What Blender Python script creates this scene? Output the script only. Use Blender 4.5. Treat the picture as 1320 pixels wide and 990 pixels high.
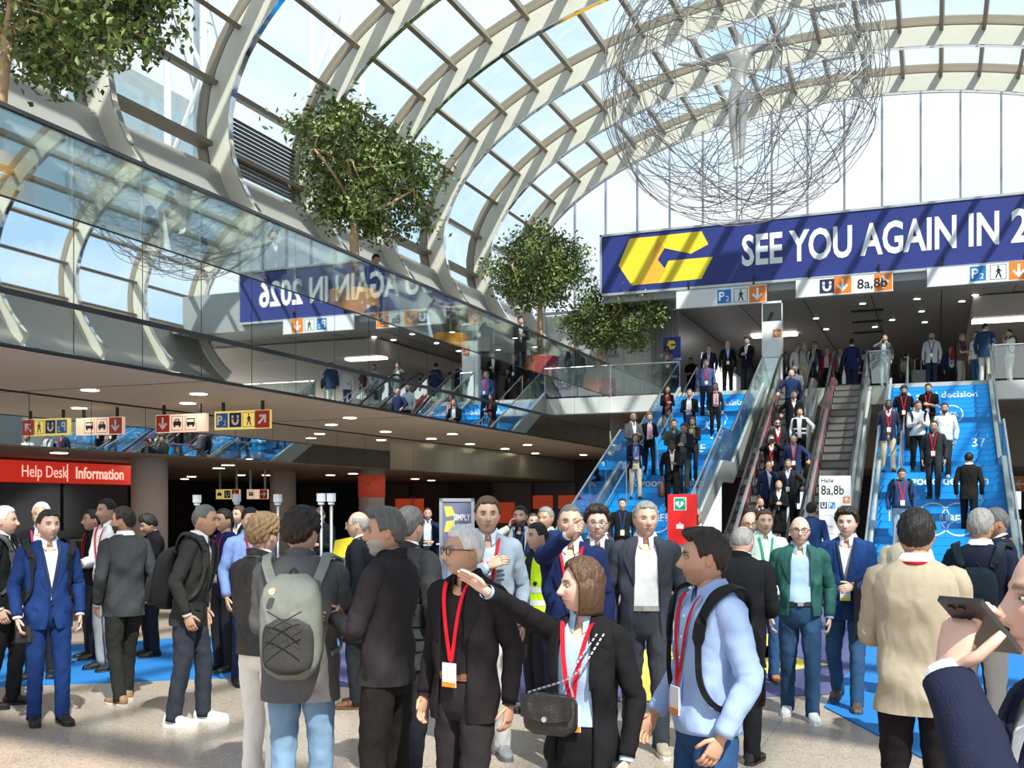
import bpy, math, random
import numpy as np
from mathutils import Vector, Matrix
random.seed(7); RNG = np.random.default_rng(7)
sc = bpy.context.scene
for o in list(bpy.data.objects): bpy.data.objects.remove(o)
C = sc.collection
PI = math.pi

# ------------------------------------------------------------ camera
FPX, HZ, EYE, YAW = 1335.0, 650.0, 1.82, math.radians(22.2)
cam_d = bpy.data.cameras.new('camera'); cam = bpy.data.objects.new('camera', cam_d); C.objects.link(cam)
cam.location = (0, 0, EYE); cam.rotation_euler = (PI/2, 0, YAW)
cam_d.sensor_width = 36.0; cam_d.lens = 36.0*FPX/1320; cam_d.shift_y = (HZ-495)/1320
cam_d.clip_start = 0.05; cam_d.clip_end = 500
sc.camera = cam
SA, CA = math.sin(YAW), math.cos(YAW)
def ray(u): r = (u-660)/FPX; return -SA+r*CA, CA+r*SA
def at(u, v, t): dx, dy = ray(u); return Vector((dx*t, dy*t, EYE+(HZ-v)/FPX*t))
def atY(u, v, Y): return at(u, v, Y/ray(u)[1])
def atX(u, v, X): return at(u, v, X/ray(u)[0])
def atZ(u, v, z): return at(u, v, (z-EYE)*FPX/(HZ-v))

# ------------------------------------------------------------ sky, sun, exposure
w = bpy.data.worlds.new('world'); sc.world = w; w.use_nodes = True
nt = w.node_tree; nt.nodes.clear()
tc = nt.nodes.new('ShaderNodeTexCoord'); mp = nt.nodes.new('ShaderNodeMapping'); mp.inputs['Scale'].default_value = (1, 1, 2.2)
nz = nt.nodes.new('ShaderNodeTexNoise'); nz.inputs['Scale'].default_value = 2.6; nz.inputs['Detail'].default_value = 9; nz.inputs['Distortion'].default_value = 0.6
rp = nt.nodes.new('ShaderNodeValToRGB')
rp.color_ramp.elements[0].position = 0.36; rp.color_ramp.elements[0].color = (0.52, 0.72, 0.93, 1)
rp.color_ramp.elements[1].position = 0.62; rp.color_ramp.elements[1].color = (0.95, 0.97, 1.0, 1)
bg = nt.nodes.new('ShaderNodeBackground'); bg.inputs['Strength'].default_value = 0.78
ow = nt.nodes.new('ShaderNodeOutputWorld')
nt.links.new(tc.outputs['Generated'], mp.inputs[0]); nt.links.new(mp.outputs[0], nz.inputs['Vector'])
nt.links.new(nz.outputs['Fac'], rp.inputs[0]); nt.links.new(rp.outputs[0], bg.inputs['Color']); nt.links.new(bg.outputs[0], ow.inputs[0])
sun_d = bpy.data.lights.new('sun', 'SUN'); sun = bpy.data.objects.new('sun', sun_d); C.objects.link(sun)
sun_d.energy = 5.0; sun_d.angle = math.radians(1.0); sun_d.color = (1.0, 0.93, 0.82)
sun.rotation_euler = Vector((0.50, -0.50, 0.85)).to_track_quat('Z', 'Y').to_euler()
sun.location = (10, -10, 30)
sc.view_settings.view_transform = 'Standard'; sc.view_settings.look = 'None'
sc.view_settings.gamma = 1.0; sc.view_settings.use_curve_mapping = False
sc.view_settings.exposure = 0.85

# ------------------------------------------------------------ materials
MATS = {}
def mat(name, col, rough=0.6, metal=0.0, noise=0.0, nscale=8.0, bump=0.0, bscale=40.0, emit=0.0, spec=0.5, coord='Object'):
    if name in MATS: return MATS[name]
    m = bpy.data.materials.new(name); m.use_nodes = True; n = m.node_tree; b = n.nodes['Principled BSDF']
    c = tuple(col)+(1,)
    b.inputs['Base Color'].default_value = c; b.inputs['Roughness'].default_value = rough; b.inputs['Metallic'].default_value = metal
    b.inputs['Specular IOR Level'].default_value = spec
    t = n.nodes.new('ShaderNodeTexCoord')
    if noise:
        z = n.nodes.new('ShaderNodeTexNoise'); z.inputs['Scale'].default_value = nscale; z.inputs['Detail'].default_value = 6
        r = n.nodes.new('ShaderNodeMix'); r.data_type = 'RGBA'
        r.inputs['A'].default_value = tuple(max(0, x*(1-noise)) for x in col)+(1,); r.inputs['B'].default_value = tuple(min(1, x*(1+noise)) for x in col)+(1,)
        n.links.new(t.outputs[coord], z.inputs['Vector']); n.links.new(z.outputs['Fac'], r.inputs['Factor']); n.links.new(r.outputs['Result'], b.inputs['Base Color'])
    if bump:
        z2 = n.nodes.new('ShaderNodeTexNoise'); z2.inputs['Scale'].default_value = bscale; z2.inputs['Detail'].default_value = 4
        bp = n.nodes.new('ShaderNodeBump'); bp.inputs['Strength'].default_value = bump; bp.inputs['Distance'].default_value = 0.02
        n.links.new(t.outputs[coord], z2.inputs['Vector']); n.links.new(z2.outputs['Fac'], bp.inputs['Height']); n.links.new(bp.outputs[0], b.inputs['Normal'])
    if emit:
        b.inputs['Emission Color'].default_value = c; b.inputs['Emission Strength'].default_value = emit
    MATS[name] = m; return m
def glass(name, tint, refl, alpha_tint=1.0, rough=0.0):
    # thin architectural glass: part transparent, part mirror
    if name in MATS: return MATS[name]
    m = bpy.data.materials.new(name); m.use_nodes = True; n = m.node_tree; n.nodes.clear()
    o = n.nodes.new('ShaderNodeOutputMaterial'); tr = n.nodes.new('ShaderNodeBsdfTransparent'); gl = n.nodes.new('ShaderNodeBsdfGlossy'); mx = n.nodes.new('ShaderNodeMixShader')
    lw = n.nodes.new('ShaderNodeLayerWeight'); lw.inputs['Blend'].default_value = 0.35
    ma = n.nodes.new('ShaderNodeMath'); ma.operation = 'MULTIPLY_ADD'; ma.inputs[1].default_value = 0.45*(1-refl); ma.inputs[2].default_value = refl; ma.use_clamp = True
    tr.inputs['Color'].default_value = tuple(tint)+(1,); gl.inputs['Color'].default_value = (0.93, 0.96, 0.95, 1); gl.inputs['Roughness'].default_value = rough
    n.links.new(lw.outputs['Fresnel'], ma.inputs[0]); n.links.new(ma.outputs[0], mx.inputs['Fac']); n.links.new(tr.outputs[0], mx.inputs[1]); n.links.new(gl.outputs[0], mx.inputs[2]); n.links.new(mx.outputs[0], o.inputs['Surface'])
    MATS[name] = m; return m
CREAM = mat('rib_cream_paint', (0.62, 0.59, 0.50), 0.45, noise=0.06, nscale=2)
BRONZE = mat('bronze_frame', (0.22, 0.185, 0.135), 0.45, 0.2)
MIRROR = mat('polished_strip', (0.75, 0.76, 0.74), 0.06, 1.0)
ROOFGLASS = glass('roof_glass', (0.76, 0.86, 0.90), 0.05)
GABLEGLASS = glass('gable_glass', (0.97, 0.98, 0.99), 0.04)
RAILGLASS = glass('rail_glass', (0.80, 0.86, 0.85), 0.12)
CLEAR = glass('clear_glass', (0.86, 0.93, 0.91), 0.10)
FASCIAGLASS = mat('mirror_fascia', (0.86, 0.89, 0.88), 0.015, 1.0)
SILL = mat('sill_cladding', (0.36, 0.345, 0.32), 0.4, 0.2, noise=0.05, nscale=1.5)
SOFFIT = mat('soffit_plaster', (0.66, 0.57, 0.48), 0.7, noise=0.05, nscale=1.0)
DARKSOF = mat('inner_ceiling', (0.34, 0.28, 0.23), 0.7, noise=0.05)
BLACK = mat('black_line', (0.012, 0.012, 0.014), 0.4)
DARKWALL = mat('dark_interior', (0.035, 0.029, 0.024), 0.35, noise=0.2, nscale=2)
BEIGEWALL = mat('beige_wall', (0.42, 0.38, 0.32), 0.7, noise=0.05, nscale=2)
WHITEP = mat('white_panel', (0.78, 0.78, 0.76), 0.45)
GREYP = mat('grey_panel', (0.40, 0.41, 0.41), 0.4, 0.3)
STEEL = mat('brushed_steel', (0.58, 0.59, 0.60), 0.28, 0.9, noise=0.08, nscale=30)
COLUMN = mat('column_plaster', (0.50, 0.44, 0.39), 0.6, noise=0.05)
NAVYB = mat('banner_navy', (0.022, 0.035, 0.20), 0.45, noise=0.15, nscale=1.2)
YELLOW = mat('banner_yellow', (0.90, 0.68, 0.03), 0.5); ORANGEY = mat('banner_orange', (0.88, 0.45, 0.04), 0.5)
WHITE = mat('white_print', (0.88, 0.88, 0.88), 0.5)
RED = mat('sign_red', (0.62, 0.035, 0.02), 0.45); REDGLOW = mat('backlit_red', (0.62, 0.03, 0.015), 0.5, emit=0.35)
ORANGE = mat('sign_orange', (0.86, 0.22, 0.02), 0.45); SIGNBLUE = mat('sign_blue', (0.02, 0.19, 0.58), 0.45); SIGNNAVY = mat('sign_navy', (0.02, 0.02, 0.09), 0.45)
SIGNYEL = mat('backlit_yellow', (0.78, 0.62, 0.16), 0.5, emit=0.35); SIGNPINK = mat('backlit_cream', (0.88, 0.62, 0.48), 0.5, emit=0.35)
LAMP = mat('lamp_warm', (1.0, 0.86, 0.66), 0.5, emit=9.0)
LAMPC = mat('lamp_cool', (1.0, 0.97, 0.92), 0.5, emit=6.0)
STAIRBLUE = mat('stair_blue', (0.004, 0.30, 0.72), 0.4, noise=0.10, nscale=3); STAIRTREAD = mat('stair_tread', (0.004, 0.22, 0.56), 0.45)
CARPETB = mat('carpet_blue', (0.004, 0.15, 0.44), 0.9, noise=0.10, nscale=60); CARPETN = mat('carpet_navy', (0.075, 0.075, 0.19), 0.9, noise=0.15, nscale=40); CARPETY = mat('carpet_yellow', (0.74, 0.60, 0.10), 0.9, noise=0.1, nscale=40)
def floor_mat():
    m = mat('terrazzo', (0.52, 0.45, 0.38), 0.28, spec=0.35); n = m.node_tree; b = n.nodes['Principled BSDF']
    t = n.nodes.new('ShaderNodeTexCoord'); g = n.nodes.new('ShaderNodeNewGeometry')
    v = n.nodes.new('ShaderNodeTexVoronoi'); v.inputs['Scale'].default_value = 95
    z = n.nodes.new('ShaderNodeTexNoise'); z.inputs['Scale'].default_value = 0.9; z.inputs['Detail'].default_value = 5
    r = n.nodes.new('ShaderNodeValToRGB'); e = r.color_ramp.elements
    e[0].position = 0.0; e[0].color = (0.30, 0.215, 0.165, 1); e[1].position = 1.0; e[1].color = (0.60, 0.51, 0.42, 1)
    x = r.color_ramp.elements.new(0.45); x.color = (0.46, 0.37, 0.30, 1)
    mx = n.nodes.new('ShaderNodeMix'); mx.data_type = 'RGBA'; mx.blend_type = 'MULTIPLY'; mx.inputs['Factor'].default_value = 0.35
    n.links.new(g.outputs['Position'], v.inputs['Vector']); n.links.new(g.outputs['Position'], z.inputs['Vector'])
    sep = n.nodes.new('ShaderNodeSeparateColor'); n.links.new(v.outputs['Color'], sep.inputs[0]); n.links.new(sep.outputs[0], r.inputs[0])
    n.links.new(r.outputs[0], mx.inputs['A']); n.links.new(z.outputs['Fac'], mx.inputs['B']); n.links.new(mx.outputs['Result'], b.inputs['Base Color'])
    return m
TERR = floor_mat()
GROUT = mat('grout', (0.24, 0.20, 0.17), 0.8)

# ------------------------------------------------------------ mesh helpers
class MB:
    def __init__(s): s.V = []; s.F = []; s.M = []; s.K = []; s.n = 0; s.usecol = False
    def add(s, V, F, mi=0, col=None):
        V = np.asarray(V, float).reshape(-1, 3); o = s.n
        s.V.append(V); s.n += len(V)
        for f in F: s.F.append(tuple(int(i)+o for i in f)); s.M.append(mi)
        if col is not None: s.usecol = True
        c = np.ones((len(V), 3))*0.8 if col is None else np.broadcast_to(np.asarray(col, float), (len(V), 3))
        s.K.append(np.array(c)); return o
    def loft(s, R, closed=True, cap0=True, cap1=True, mi=0, col=None):
        R = np.asarray(R, float); nr, nc = R.shape[:2]; F = []
        cc = nc if closed else nc-1
        for i in range(nr-1):
            for j in range(cc):
                k = (j+1) % nc
                F.append((i*nc+j, i*nc+k, (i+1)*nc+k, (i+1)*nc+j))
        if closed and cap0: F.append(tuple(range(nc-1, -1, -1)))
        if closed and cap1: F.append(tuple(range((nr-1)*nc, nr*nc)))
        if col is not None:
            col = np.asarray(col, float)
            if col.ndim == 3: col = col.reshape(-1, 3)
        s.add(R.reshape(-1, 3), F, mi, col); return s
    def box(s, a, b, mi=0, col=None):
        (x0, y0, z0), (x1, y1, z1) = a, b
        V = [(x0,y0,z0),(x1,y0,z0),(x1,y1,z0),(x0,y1,z0),(x0,y0,z1),(x1,y0,z1),(x1,y1,z1),(x0,y1,z1)]
        s.add(V, [(3,2,1,0),(4,5,6,7),(0,1,5,4),(1,2,6,5),(2,3,7,6),(3,0,4,7)], mi, col); return s
    def prism(s, pts, d, mi=0):   # polygon pts (3D list) extruded by vector d
        n = len(pts); P = [Vector(p) for p in pts]; d = Vector(d)
        V = [tuple(p) for p in P]+[tuple(p+d) for p in P]
        s.add(V, [tuple(range(n)), tuple(range(2*n-1, n-1, -1))]+[(i, i+n, (i+1) % n+n, (i+1) % n) for i in range(n)], mi); return s
    def tube(s, path, rad, n=8, mi=0, col=None, cap=True, flat=None, noise=0.0, seed=0, closed_path=False):
        P = np.asarray(path, float); m = len(P); rad = np.broadcast_to(np.asarray(rad, float), (m,)) if np.ndim(rad) < 2 else np.asarray(rad, float)
        R = tube_rings(P, rad, n, flat, noise, seed)
        if closed_path: R = np.concatenate([R, R[:1]]); cap = False
        return s.loft(R, True, cap, cap, mi, col)
    def cyl(s, p, r, h, n=20, mi=0, r2=None): return s.tube([p, (p[0], p[1], p[2]+h)], [r, r if r2 is None else r2], n, mi)
    def build(s, name, mats, parent=None, smooth=False, link=True):
        me = bpy.data.meshes.new(name); V = np.concatenate(s.V)
        me.from_pydata(V.tolist(), [], s.F)
        if not isinstance(mats, (list, tuple)): mats = [mats]
        for m in mats: me.materials.append(m)
        if len(mats) > 1: me.polygons.foreach_set('material_index', s.M)
        if s.usecol:
            a = me.color_attributes.new('Col', 'FLOAT_COLOR', 'POINT'); K = np.concatenate(s.K); K4 = np.ones((len(K), 4), np.float32); K4[:, :3] = K
            a.data.foreach_set('color', K4.ravel())
        if smooth: me.polygons.foreach_set('use_smooth', [True]*len(me.polygons))
        me.update()
        o = bpy.data.objects.new(name, me)
        if link: C.objects.link(o)
        if parent: o.parent = parent
        return o
def unit(v): v = np.asarray(v, float); return v/(np.linalg.norm(v)+1e-12)
def tube_rings(P, rad, n, flat=None, noise=0.0, seed=0):
    m = len(P); T = np.gradient(P, axis=0) if m > 2 else np.repeat((P[1:]-P[:1]), 2, 0)
    T = T/(np.linalg.norm(T, axis=1, keepdims=True)+1e-12)
    ref = np.array([0, 1., 0]) if abs(T[0][1]) < 0.8 else np.array([1., 0, 0])
    u = unit(np.cross(T[0], ref)); th = np.linspace(0, 2*PI, n, endpoint=False); out = []
    r = np.random.default_rng(seed); ph = r.uniform(0, 6.28, 6)
    for i in range(m):
        u = unit(u-T[i]*np.dot(u, T[i])); v = np.cross(T[i], u)
        rr = rad[i] if np.ndim(rad[i]) else (rad[i], rad[i])
        amp = 1.0
        if noise:
            q = i*0.9; amp = 1+noise*(np.sin(2*th+q*1.1+ph[0])*0.5+np.sin(3*th-q*1.7+ph[1])*0.4+np.sin(th+q*2.3+ph[2])*0.6)
        out.append(P[i]+np.outer(np.cos(th)*rr[0]*amp, u)+np.outer(np.sin(th)*rr[1]*amp, v))
    return np.array(out)
def smooth_path(P, sub=4):
    P = np.asarray(P, float); n = len(P); out = []
    E = np.concatenate([[2*P[0]-P[1]], P, [2*P[-1]-P[-2]]])
    for i in range(n-1):
        p0, p1, p2, p3 = E[i:i+4]
        for t in np.arange(sub)/sub:
            out.append(0.5*((2*p1)+(-p0+p2)*t+(2*p0-5*p1+4*p2-p3)*t*t+(-p0+3*p1-3*p2+p3)*t**3))
    out.append(P[-1]); return np.array(out)
def tag(o, label, cat, group=None, kind=None):
    if label: o['label'] = label
    if cat: o['category'] = cat
    if group: o['group'] = group
    if kind: o['kind'] = kind
    return o
def struct(o, label=None): o['kind'] = 'structure'; o['label'] = label or o.name.replace('_', ' '); o['category'] = o.name.split('_')[0]; return o
def empty(name, loc=(0, 0, 0), rz=0.0, parent=None):
    o = bpy.data.objects.new(name, None); C.objects.link(o); o.location = loc; o.rotation_euler = (0, 0, rz); o.empty_display_size = 0.2
    if parent: o.parent = parent
    return o
def boxo(name, a, b, m, parent=None): return MB().box(a, b).build(name, m, parent)
def inst(src, parent, loc=(0, 0, 0), name=None):
    o = bpy.data.objects.new(name or src.name, src.data); C.objects.link(o); o.parent = parent; o.location = loc; return o
def text_mesh(s, size, bold=0.0, xs=1.0, depth=0.004, align='LEFT'):
    cu = bpy.data.curves.new('txt', 'FONT'); cu.body = s; cu.size = size; cu.offset = bold; cu.extrude = depth; cu.align_x = align; cu.resolution_u = 3
    o = bpy.data.objects.new('txt', cu); C.objects.link(o); bpy.context.view_layer.update()
    me = bpy.data.meshes.new_from_object(o.evaluated_get(bpy.context.evaluated_depsgraph_get())); bpy.data.objects.remove(o); bpy.data.curves.remove(cu)
    for v in me.vertices: v.co.x *= xs
    return me
def text_obj(name, s, size, m, parent, loc, rot=(PI/2, 0, 0), **k):
    me = text_mesh(s, size, **k); me.materials.clear(); me.materials.append(m)
    o = bpy.data.objects.new(name, me); C.objects.link(o); o.parent = parent; o.location = loc; o.rotation_euler = rot; return o
# ============================================================ SETTING
XB, YL, ZL, ZS, ZR = -10.25, 34.0, 5.5, 3.72, 6.57      # balcony plane, landing front, landing level, soffit, rail top
XC, ZC, EA, EB = -2.8, 10.0, 11.33, 5.32                # vault ellipse
# ---- floor
fl = struct(boxo('floor', (-30, -8, -0.12), (14, 62, -0.02), GROUT), 'beige terrazzo hall floor')
tile = MB(); bz = 0.004
tile.box((0.002, 0.002, -0.02), (1.198, 1.198, 0.0)); t0 = tile.build('floor_tile', TERR, fl)
first = True
for i in range(17):
    for j in range(17):
        loc = (-15.6+1.2*i, 0.6+1.2*j, 0)
        if first: t0.location = loc; first = False
        else: inst(t0, fl, loc, 'floor_tile')
rest = MB()
rest.box((-30, -8, -0.02), (14, 0.6, 0)); rest.box((-30, 21.0, -0.02), (14, 62, 0)); rest.box((-30, 0.6, -0.02), (-15.6, 21.0, 0)); rest.box((4.8, 0.6, -0.02), (14, 21.0, 0))
rest.build('floor_slab', TERR, fl)
def floor_poly(name, px, m, z, label, cat):
    P = [atZ(u, v, 0) for u, v in px]
    o = MB().prism([(p.x, p.y, 0.001) for p in P], (0, 0, z)).build(name, m); return tag(o, label, cat)
floor_poly('carpet_runner', [(-60, 888), (458, 868), (452, 822), (300, 818), (-60, 842)], CARPETB, 0.006, 'bright blue carpet strip behind the left group', 'carpet')
np_ = floor_poly('floor_graphic', [(430, 884), (700, 908), (1068, 896), (1150, 800), (1090, 770), (440, 790)], CARPETN, 0.008, 'navy printed floor graphic with yellow shapes in the middle', 'carpet')
for px in ([(800, 905), (858, 905), (880, 840), (850, 825), (815, 850)], [(975, 871), (1070, 858), (1010, 846), (1000, 830), (985, 835)], [(985, 850), (1020, 842), (1005, 815), (970, 822)]):
    P = [atZ(u, v, 0) for u, v in px]; MB().prism([(p.x, p.y, 0.010) for p in P], (0, 0, 0.002)).build('yellow_shape', CARPETY, np_)
floor_poly('carpet_path', [(1062, 912), (1230, 1000), (1330, 985), (1330, 800), (1160, 790), (1120, 830)], CARPETB, 0.011, 'bright blue carpet path leading to the right staircase', 'carpet')

# ---- vault: ribs, purlins, panes
vault = struct(empty('ceiling', (XC, 0, ZC)), 'barrel vault roof of cream ribs and glass')
A0, A1 = math.radians(209), math.radians(-29)
aa = np.linspace(A0, A1, 4001)
def ell(a, off=0.0):
    x, z = EA*np.cos(a), EB*np.sin(a); nx, nz = np.cos(a)/EA, np.sin(a)/EB; l = np.hypot(nx, nz)
    return np.stack([x+off*nx/l, z+off*nz/l], -1)
pp = ell(aa); sl = np.concatenate([[0], np.cumsum(np.hypot(*np.diff(pp, axis=0).T))])
s_ref = np.interp(-math.radians(150.86), -aa, sl)       # a purlin passes here
SP = 1.115
def ang(s): return np.interp(s, sl, aa)
RIBY = [14.85+3.53*i for i in range(-5, 7)]
ra = np.array([ang(s) for s in np.linspace(0, sl[-1], 73)])
def band(o0, o1, y0, y1, angs):
    a, b = ell(angs, o0), ell(angs, o1); R = []
    for (x0, z0), (x1, z1) in zip(a, b): R.append([(x0, y0, z0), (x0, y1, z0), (x1, y1, z1), (x1, y0, z1)])
    return MB().loft(np.array(R))
rib0 = strip0 = bar0 = None
for y in RIBY:
    if rib0 is None:
        rib0 = band(0.012, 0.56, 0, 0.17, ra).build('rib', CREAM, vault); strip0 = band(-0.012, 0.011, 0.01, 0.16, ra).build('edge_strip', MIRROR, rib0)
        bar0 = band(0.60, 0.86, 0.02, 0.16, ra).build('glazing_bar', BRONZE, rib0)
        for d_ in (rib0, strip0, bar0): d_.data.shade_flat()
        rib0.location = (0, y, 0)
    else:
        r = inst(rib0, vault, (0, y, 0), 'rib'); inst(strip0, r, name='edge_strip'); inst(bar0, r, name='glazing_bar')
s_list = sorted([s_ref+SP*i for i in range(-40, 40) if 1.6 < s_ref+SP*i < sl[-1]-1.6])
bayL = 3.53-0.17
for i, y in enumerate(RIBY[:-1]):
    pass
pur, pan = [], []
for q, s in enumerate(s_list):
    a = float(ang(s)); c0, c1 = ell(np.array([a]), 0.42)[0], ell(np.array([a]), 0.74)[0]
    n = unit(c1-c0); tg = np.array([-n[1], n[0]])*0.055
    P = [(c0[0]-tg[0], 0, c0[1]-tg[1]), (c0[0]+tg[0], 0, c0[1]+tg[1]), (c1[0]+tg[0], 0, c1[1]+tg[1]), (c1[0]-tg[0], 0, c1[1]-tg[1])]
    pur.append(MB().prism(P, (0, bayL, 0)))
    if q < len(s_list)-1:
        an = np.array([ang(s+SP*f) for f in (0.05, 0.35, 0.65, 0.95)]); c = ell(an, 0.70)
        R = [[(x, 0.02, z), (x, bayL-0.02, z)] for x, z in c]; m = MB(); m.loft(np.array(R), closed=False); pan.append(m)
for i, y in enumerate(RIBY[:-1]):
    for q, m in enumerate(pur):
        if i == 0: m.o = m.build('purlin', BRONZE, vault); m.o.location = (0, y+0.17, 0)
        else: inst(m.o, vault, (0, y+0.17, 0), 'purlin')
    for q, m in enumerate(pan):
        if i == 0: m.o = m.build('roof_pane', ROOFGLASS, vault, smooth=True); m.o.location = (0, y+0.17, 0)
        else: inst(m.o, vault, (0, y+0.17, 0), 'roof_pane')
# rooftop vents opened on the crown near the gable, louvre field on the left flank
for (s, yi) in ((sl[-1]*0.50, 9), (sl[-1]*0.54, 9), (sl[-1]*0.50, 10)):
    a = float(ang(s)); c = ell(np.array([a]), 0.60)[0]
    MB().box((c[0]-0.5, RIBY[yi]+0.4, c[1]-0.10), (c[0]+0.5, RIBY[yi]+1.6, c[1]-0.02)).build('vent_flap', GREYP, vault)
lv = empty('louvre', parent=vault)
for k in range(14):
    a = float(ang(np.interp(-math.radians(180), -aa, sl)-0.55+0.075*k)); c = ell(np.array([a]), 0.60)[0]
    MB().box((c[0]-0.03, RIBY[6]+0.2, c[1]-0.018), (c[0]+0.05, RIBY[7]-0.2, c[1]+0.018)).build('slat', mat('louvre_dark', (0.03, 0.03, 0.03), 0.5), lv)
# sill cladding on both flanks below the glass
for sgn, nm in ((1, 'trim_1'), (-1, 'trim_2')):
    a_lo = np.radians(np.linspace(209, 188.5, 8)); c = ell(a_lo, 0.38)
    if sgn < 0: c = c*np.array([-1, 1])
    o = empty(nm, (XC, 0, ZC)); struct(o, 'grey sloped sill cladding at the foot of the vault')
    R = [[(x, 0.0, z), (x, 3.34, z)] for x, z in c]; x0 = c[0][0]
    R = [[(x0-0.35*sgn*-1, 0, -4.5), (x0-0.35*sgn*-1, 3.34, -4.5)]]+R
    m = MB(); m.loft(np.array(R), closed=False); p0 = None
    for y in RIBY[:-1]:
        if p0 is None: p0 = m.build('cladding_panel', SILL, o, smooth=True); p0.location = (0, y+0.18, 0)
        else: inst(p0, o, (0, y+0.18, 0), 'cladding_panel')

# ---- gable end wall
YG = 36.2
gb = struct(empty('window_1', (0, YG, 0)), 'glazed gable wall at the end of the hall')
def roofz(x): q = (x-XC)/EA; return ZC+EB*math.sqrt(max(0, 1-q*q)) if abs(q) < 1 else ZC
mull = [atY(u, 200, YG).x for u in (1137, 1186, 1238)]; step = (mull[2]-mull[0])/2
xs = [mull[0]+step*k for k in range(-10, 8) if abs(mull[0]+step*k-XC) < EA-0.25]
for x in xs:
    zb = 8.9 if x > -11.0 else ZL
    MB().box((x-0.035, -0.06, zb), (x+0.035, 0.06, roofz(x)+0.35)).build('mullion', STEEL, gb)
edges = [XC-EA+0.05]+xs+[XC+EA-0.05]
for a, b in zip(edges[:-1], edges[1:]):
    zb = 8.9 if a > -11.5 else ZL
    n = 5; pts = [(a+0.03, 0, zb), (b-0.03, 0, zb)]+[(a+0.03+(b-a-0.06)*f, 0, roofz(a+(b-a)*f)+0.35) for f in np.linspace(1, 0, n)]
    MB().prism(pts, (0, 0.02, 0)).build('gable_pane', GABLEGLASS, gb)
arch = np.radians(np.linspace(180, 0, 61)); c = ell(arch, 0.0)
MB().loft(np.array([[(x+XC, -0.10, z+ZC), (x+XC, 0.1, z+ZC), (x*1.01+XC, 0.1, z*1.03+ZC), (x*1.01+XC, -0.10, z*1.03+ZC)] for x, z in c])).build('arch_frame', BRONZE, gb)
for zt in (7.2, 8.9): MB().box((XC-EA+0.3, -0.05, zt-0.05), (-10.6, 0.05, zt+0.05)).build('transom', STEEL, gb)

# ---- left gallery: slab with mirrored glass edge, rail glazing, lower bulkhead
struct(MB().box((-15.2, 1.0, ZS), (XB-0.10, YL, ZL-0.002)).box((-15.2, YL, ZS), (XB-0.10, 62, ZL-0.002)).build('floor_gallery', SOFFIT), 'left gallery slab')
gal = struct(empty('wall_left', (0, 0, 0)), 'mirrored glass edge and rail glazing of the left gallery')
Y0 = 10.2-1.25*8
pane_up = MB().box((-0.02, 0.008, ZL-0.02), (0.0, 1.242, ZR-0.03)).build('rail_pane', RAILGLASS, gal); pane_mid = MB().box((-0.03, 0.008, 4.40), (0.0, 1.242, ZL-0.03)).build('fascia_pane', FASCIAGLASS, gal)
pane_lo = MB().box((-0.03, 0.008, ZS+0.02), (0.0, 1.242, 4.33)).build('fascia_pane', FASCIAGLASS, gal)
k = 0; y = Y0
while y < YL-0.6:
    for src, nm in ((pane_up, 'rail_pane'), (pane_mid, 'fascia_pane'), (pane_lo, 'fascia_pane')):
        if k == 0: src.location = (XB, y, 0)
        else: inst(src, gal, (XB, y, 0), nm)
    boxo('joint', (XB-0.035, y-0.008, ZS+0.01), (XB-0.012, y+0.008, ZL), BLACK, gal)
    k += 1; y += 1.25
boxo('handrail', (XB-0.04, Y0, ZR-0.03), (XB+0.03, YL, ZR+0.02), mat('rail_dark', (0.10, 0.10, 0.10), 0.3, 0.7), gal)
boxo('transom', (XB-0.06, Y0, 4.33), (XB+0.015, YL, 4.40), BLACK, gal)
boxo('floor_edge', (XB-0.06, Y0, ZL-0.03), (XB+0.004, YL, ZL-0.005), BLACK, gal)
boxo('soffit_edge', (XB-0.10, Y0, ZS-0.012), (XB+0.006, YL, ZS+0.018), BLACK, gal)
boxo('soffit_joint', (-14.2, 20.0, ZS-0.004), (XB-0.1, 20.03, ZS+0.01), BLACK, gal)
boxo('soffit_joint', (-14.2, 13.0, ZS-0.004), (XB-0.1, 13.03, ZS+0.01), BLACK, gal)
XF, ZF = -14.25, 2.80
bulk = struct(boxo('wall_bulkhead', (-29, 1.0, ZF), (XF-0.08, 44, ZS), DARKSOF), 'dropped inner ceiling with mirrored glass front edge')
bp0 = MB().box((-0.03, 0.006, ZF+0.02), (0.0, 1.394, ZS-0.03)).build('fascia_pane', FASCIAGLASS, bulk)
bp1 = MB().box((-0.03, 0.006, ZF+0.02), (0.0, 1.394, ZS-0.03)).build('fascia_panel', mat('fascia_cream', (0.46, 0.43, 0.36), 0.25, 0.3), bulk)
y = 2.0; k = kk = 0
while y < 42:
    if y < 24.4:
        if k == 0: bp0.location = (XF, y, 0)
        else: inst(bp0, bulk, (XF, y, 0), 'fascia_pane')
        k += 1
    else:
        if kk == 0: bp1.location = (XF, y, 0)
        else: inst(bp1, bulk, (XF, y, 0), 'fascia_panel')
        kk += 1
    boxo('joint', (XF-0.03, y-0.006, ZF), (XF-0.012, y+0.006, ZS), BLACK, bulk); y += 1.40
boxo('top_edge', (XF-0.1, 2, ZS-0.03), (XF+0.01, 43, ZS), BLACK, bulk)
struct(boxo('wall_far_left', (-29.2, -2, 0), (-29, 50, ZS), DARKWALL), 'dark back wall under the gallery')
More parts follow.
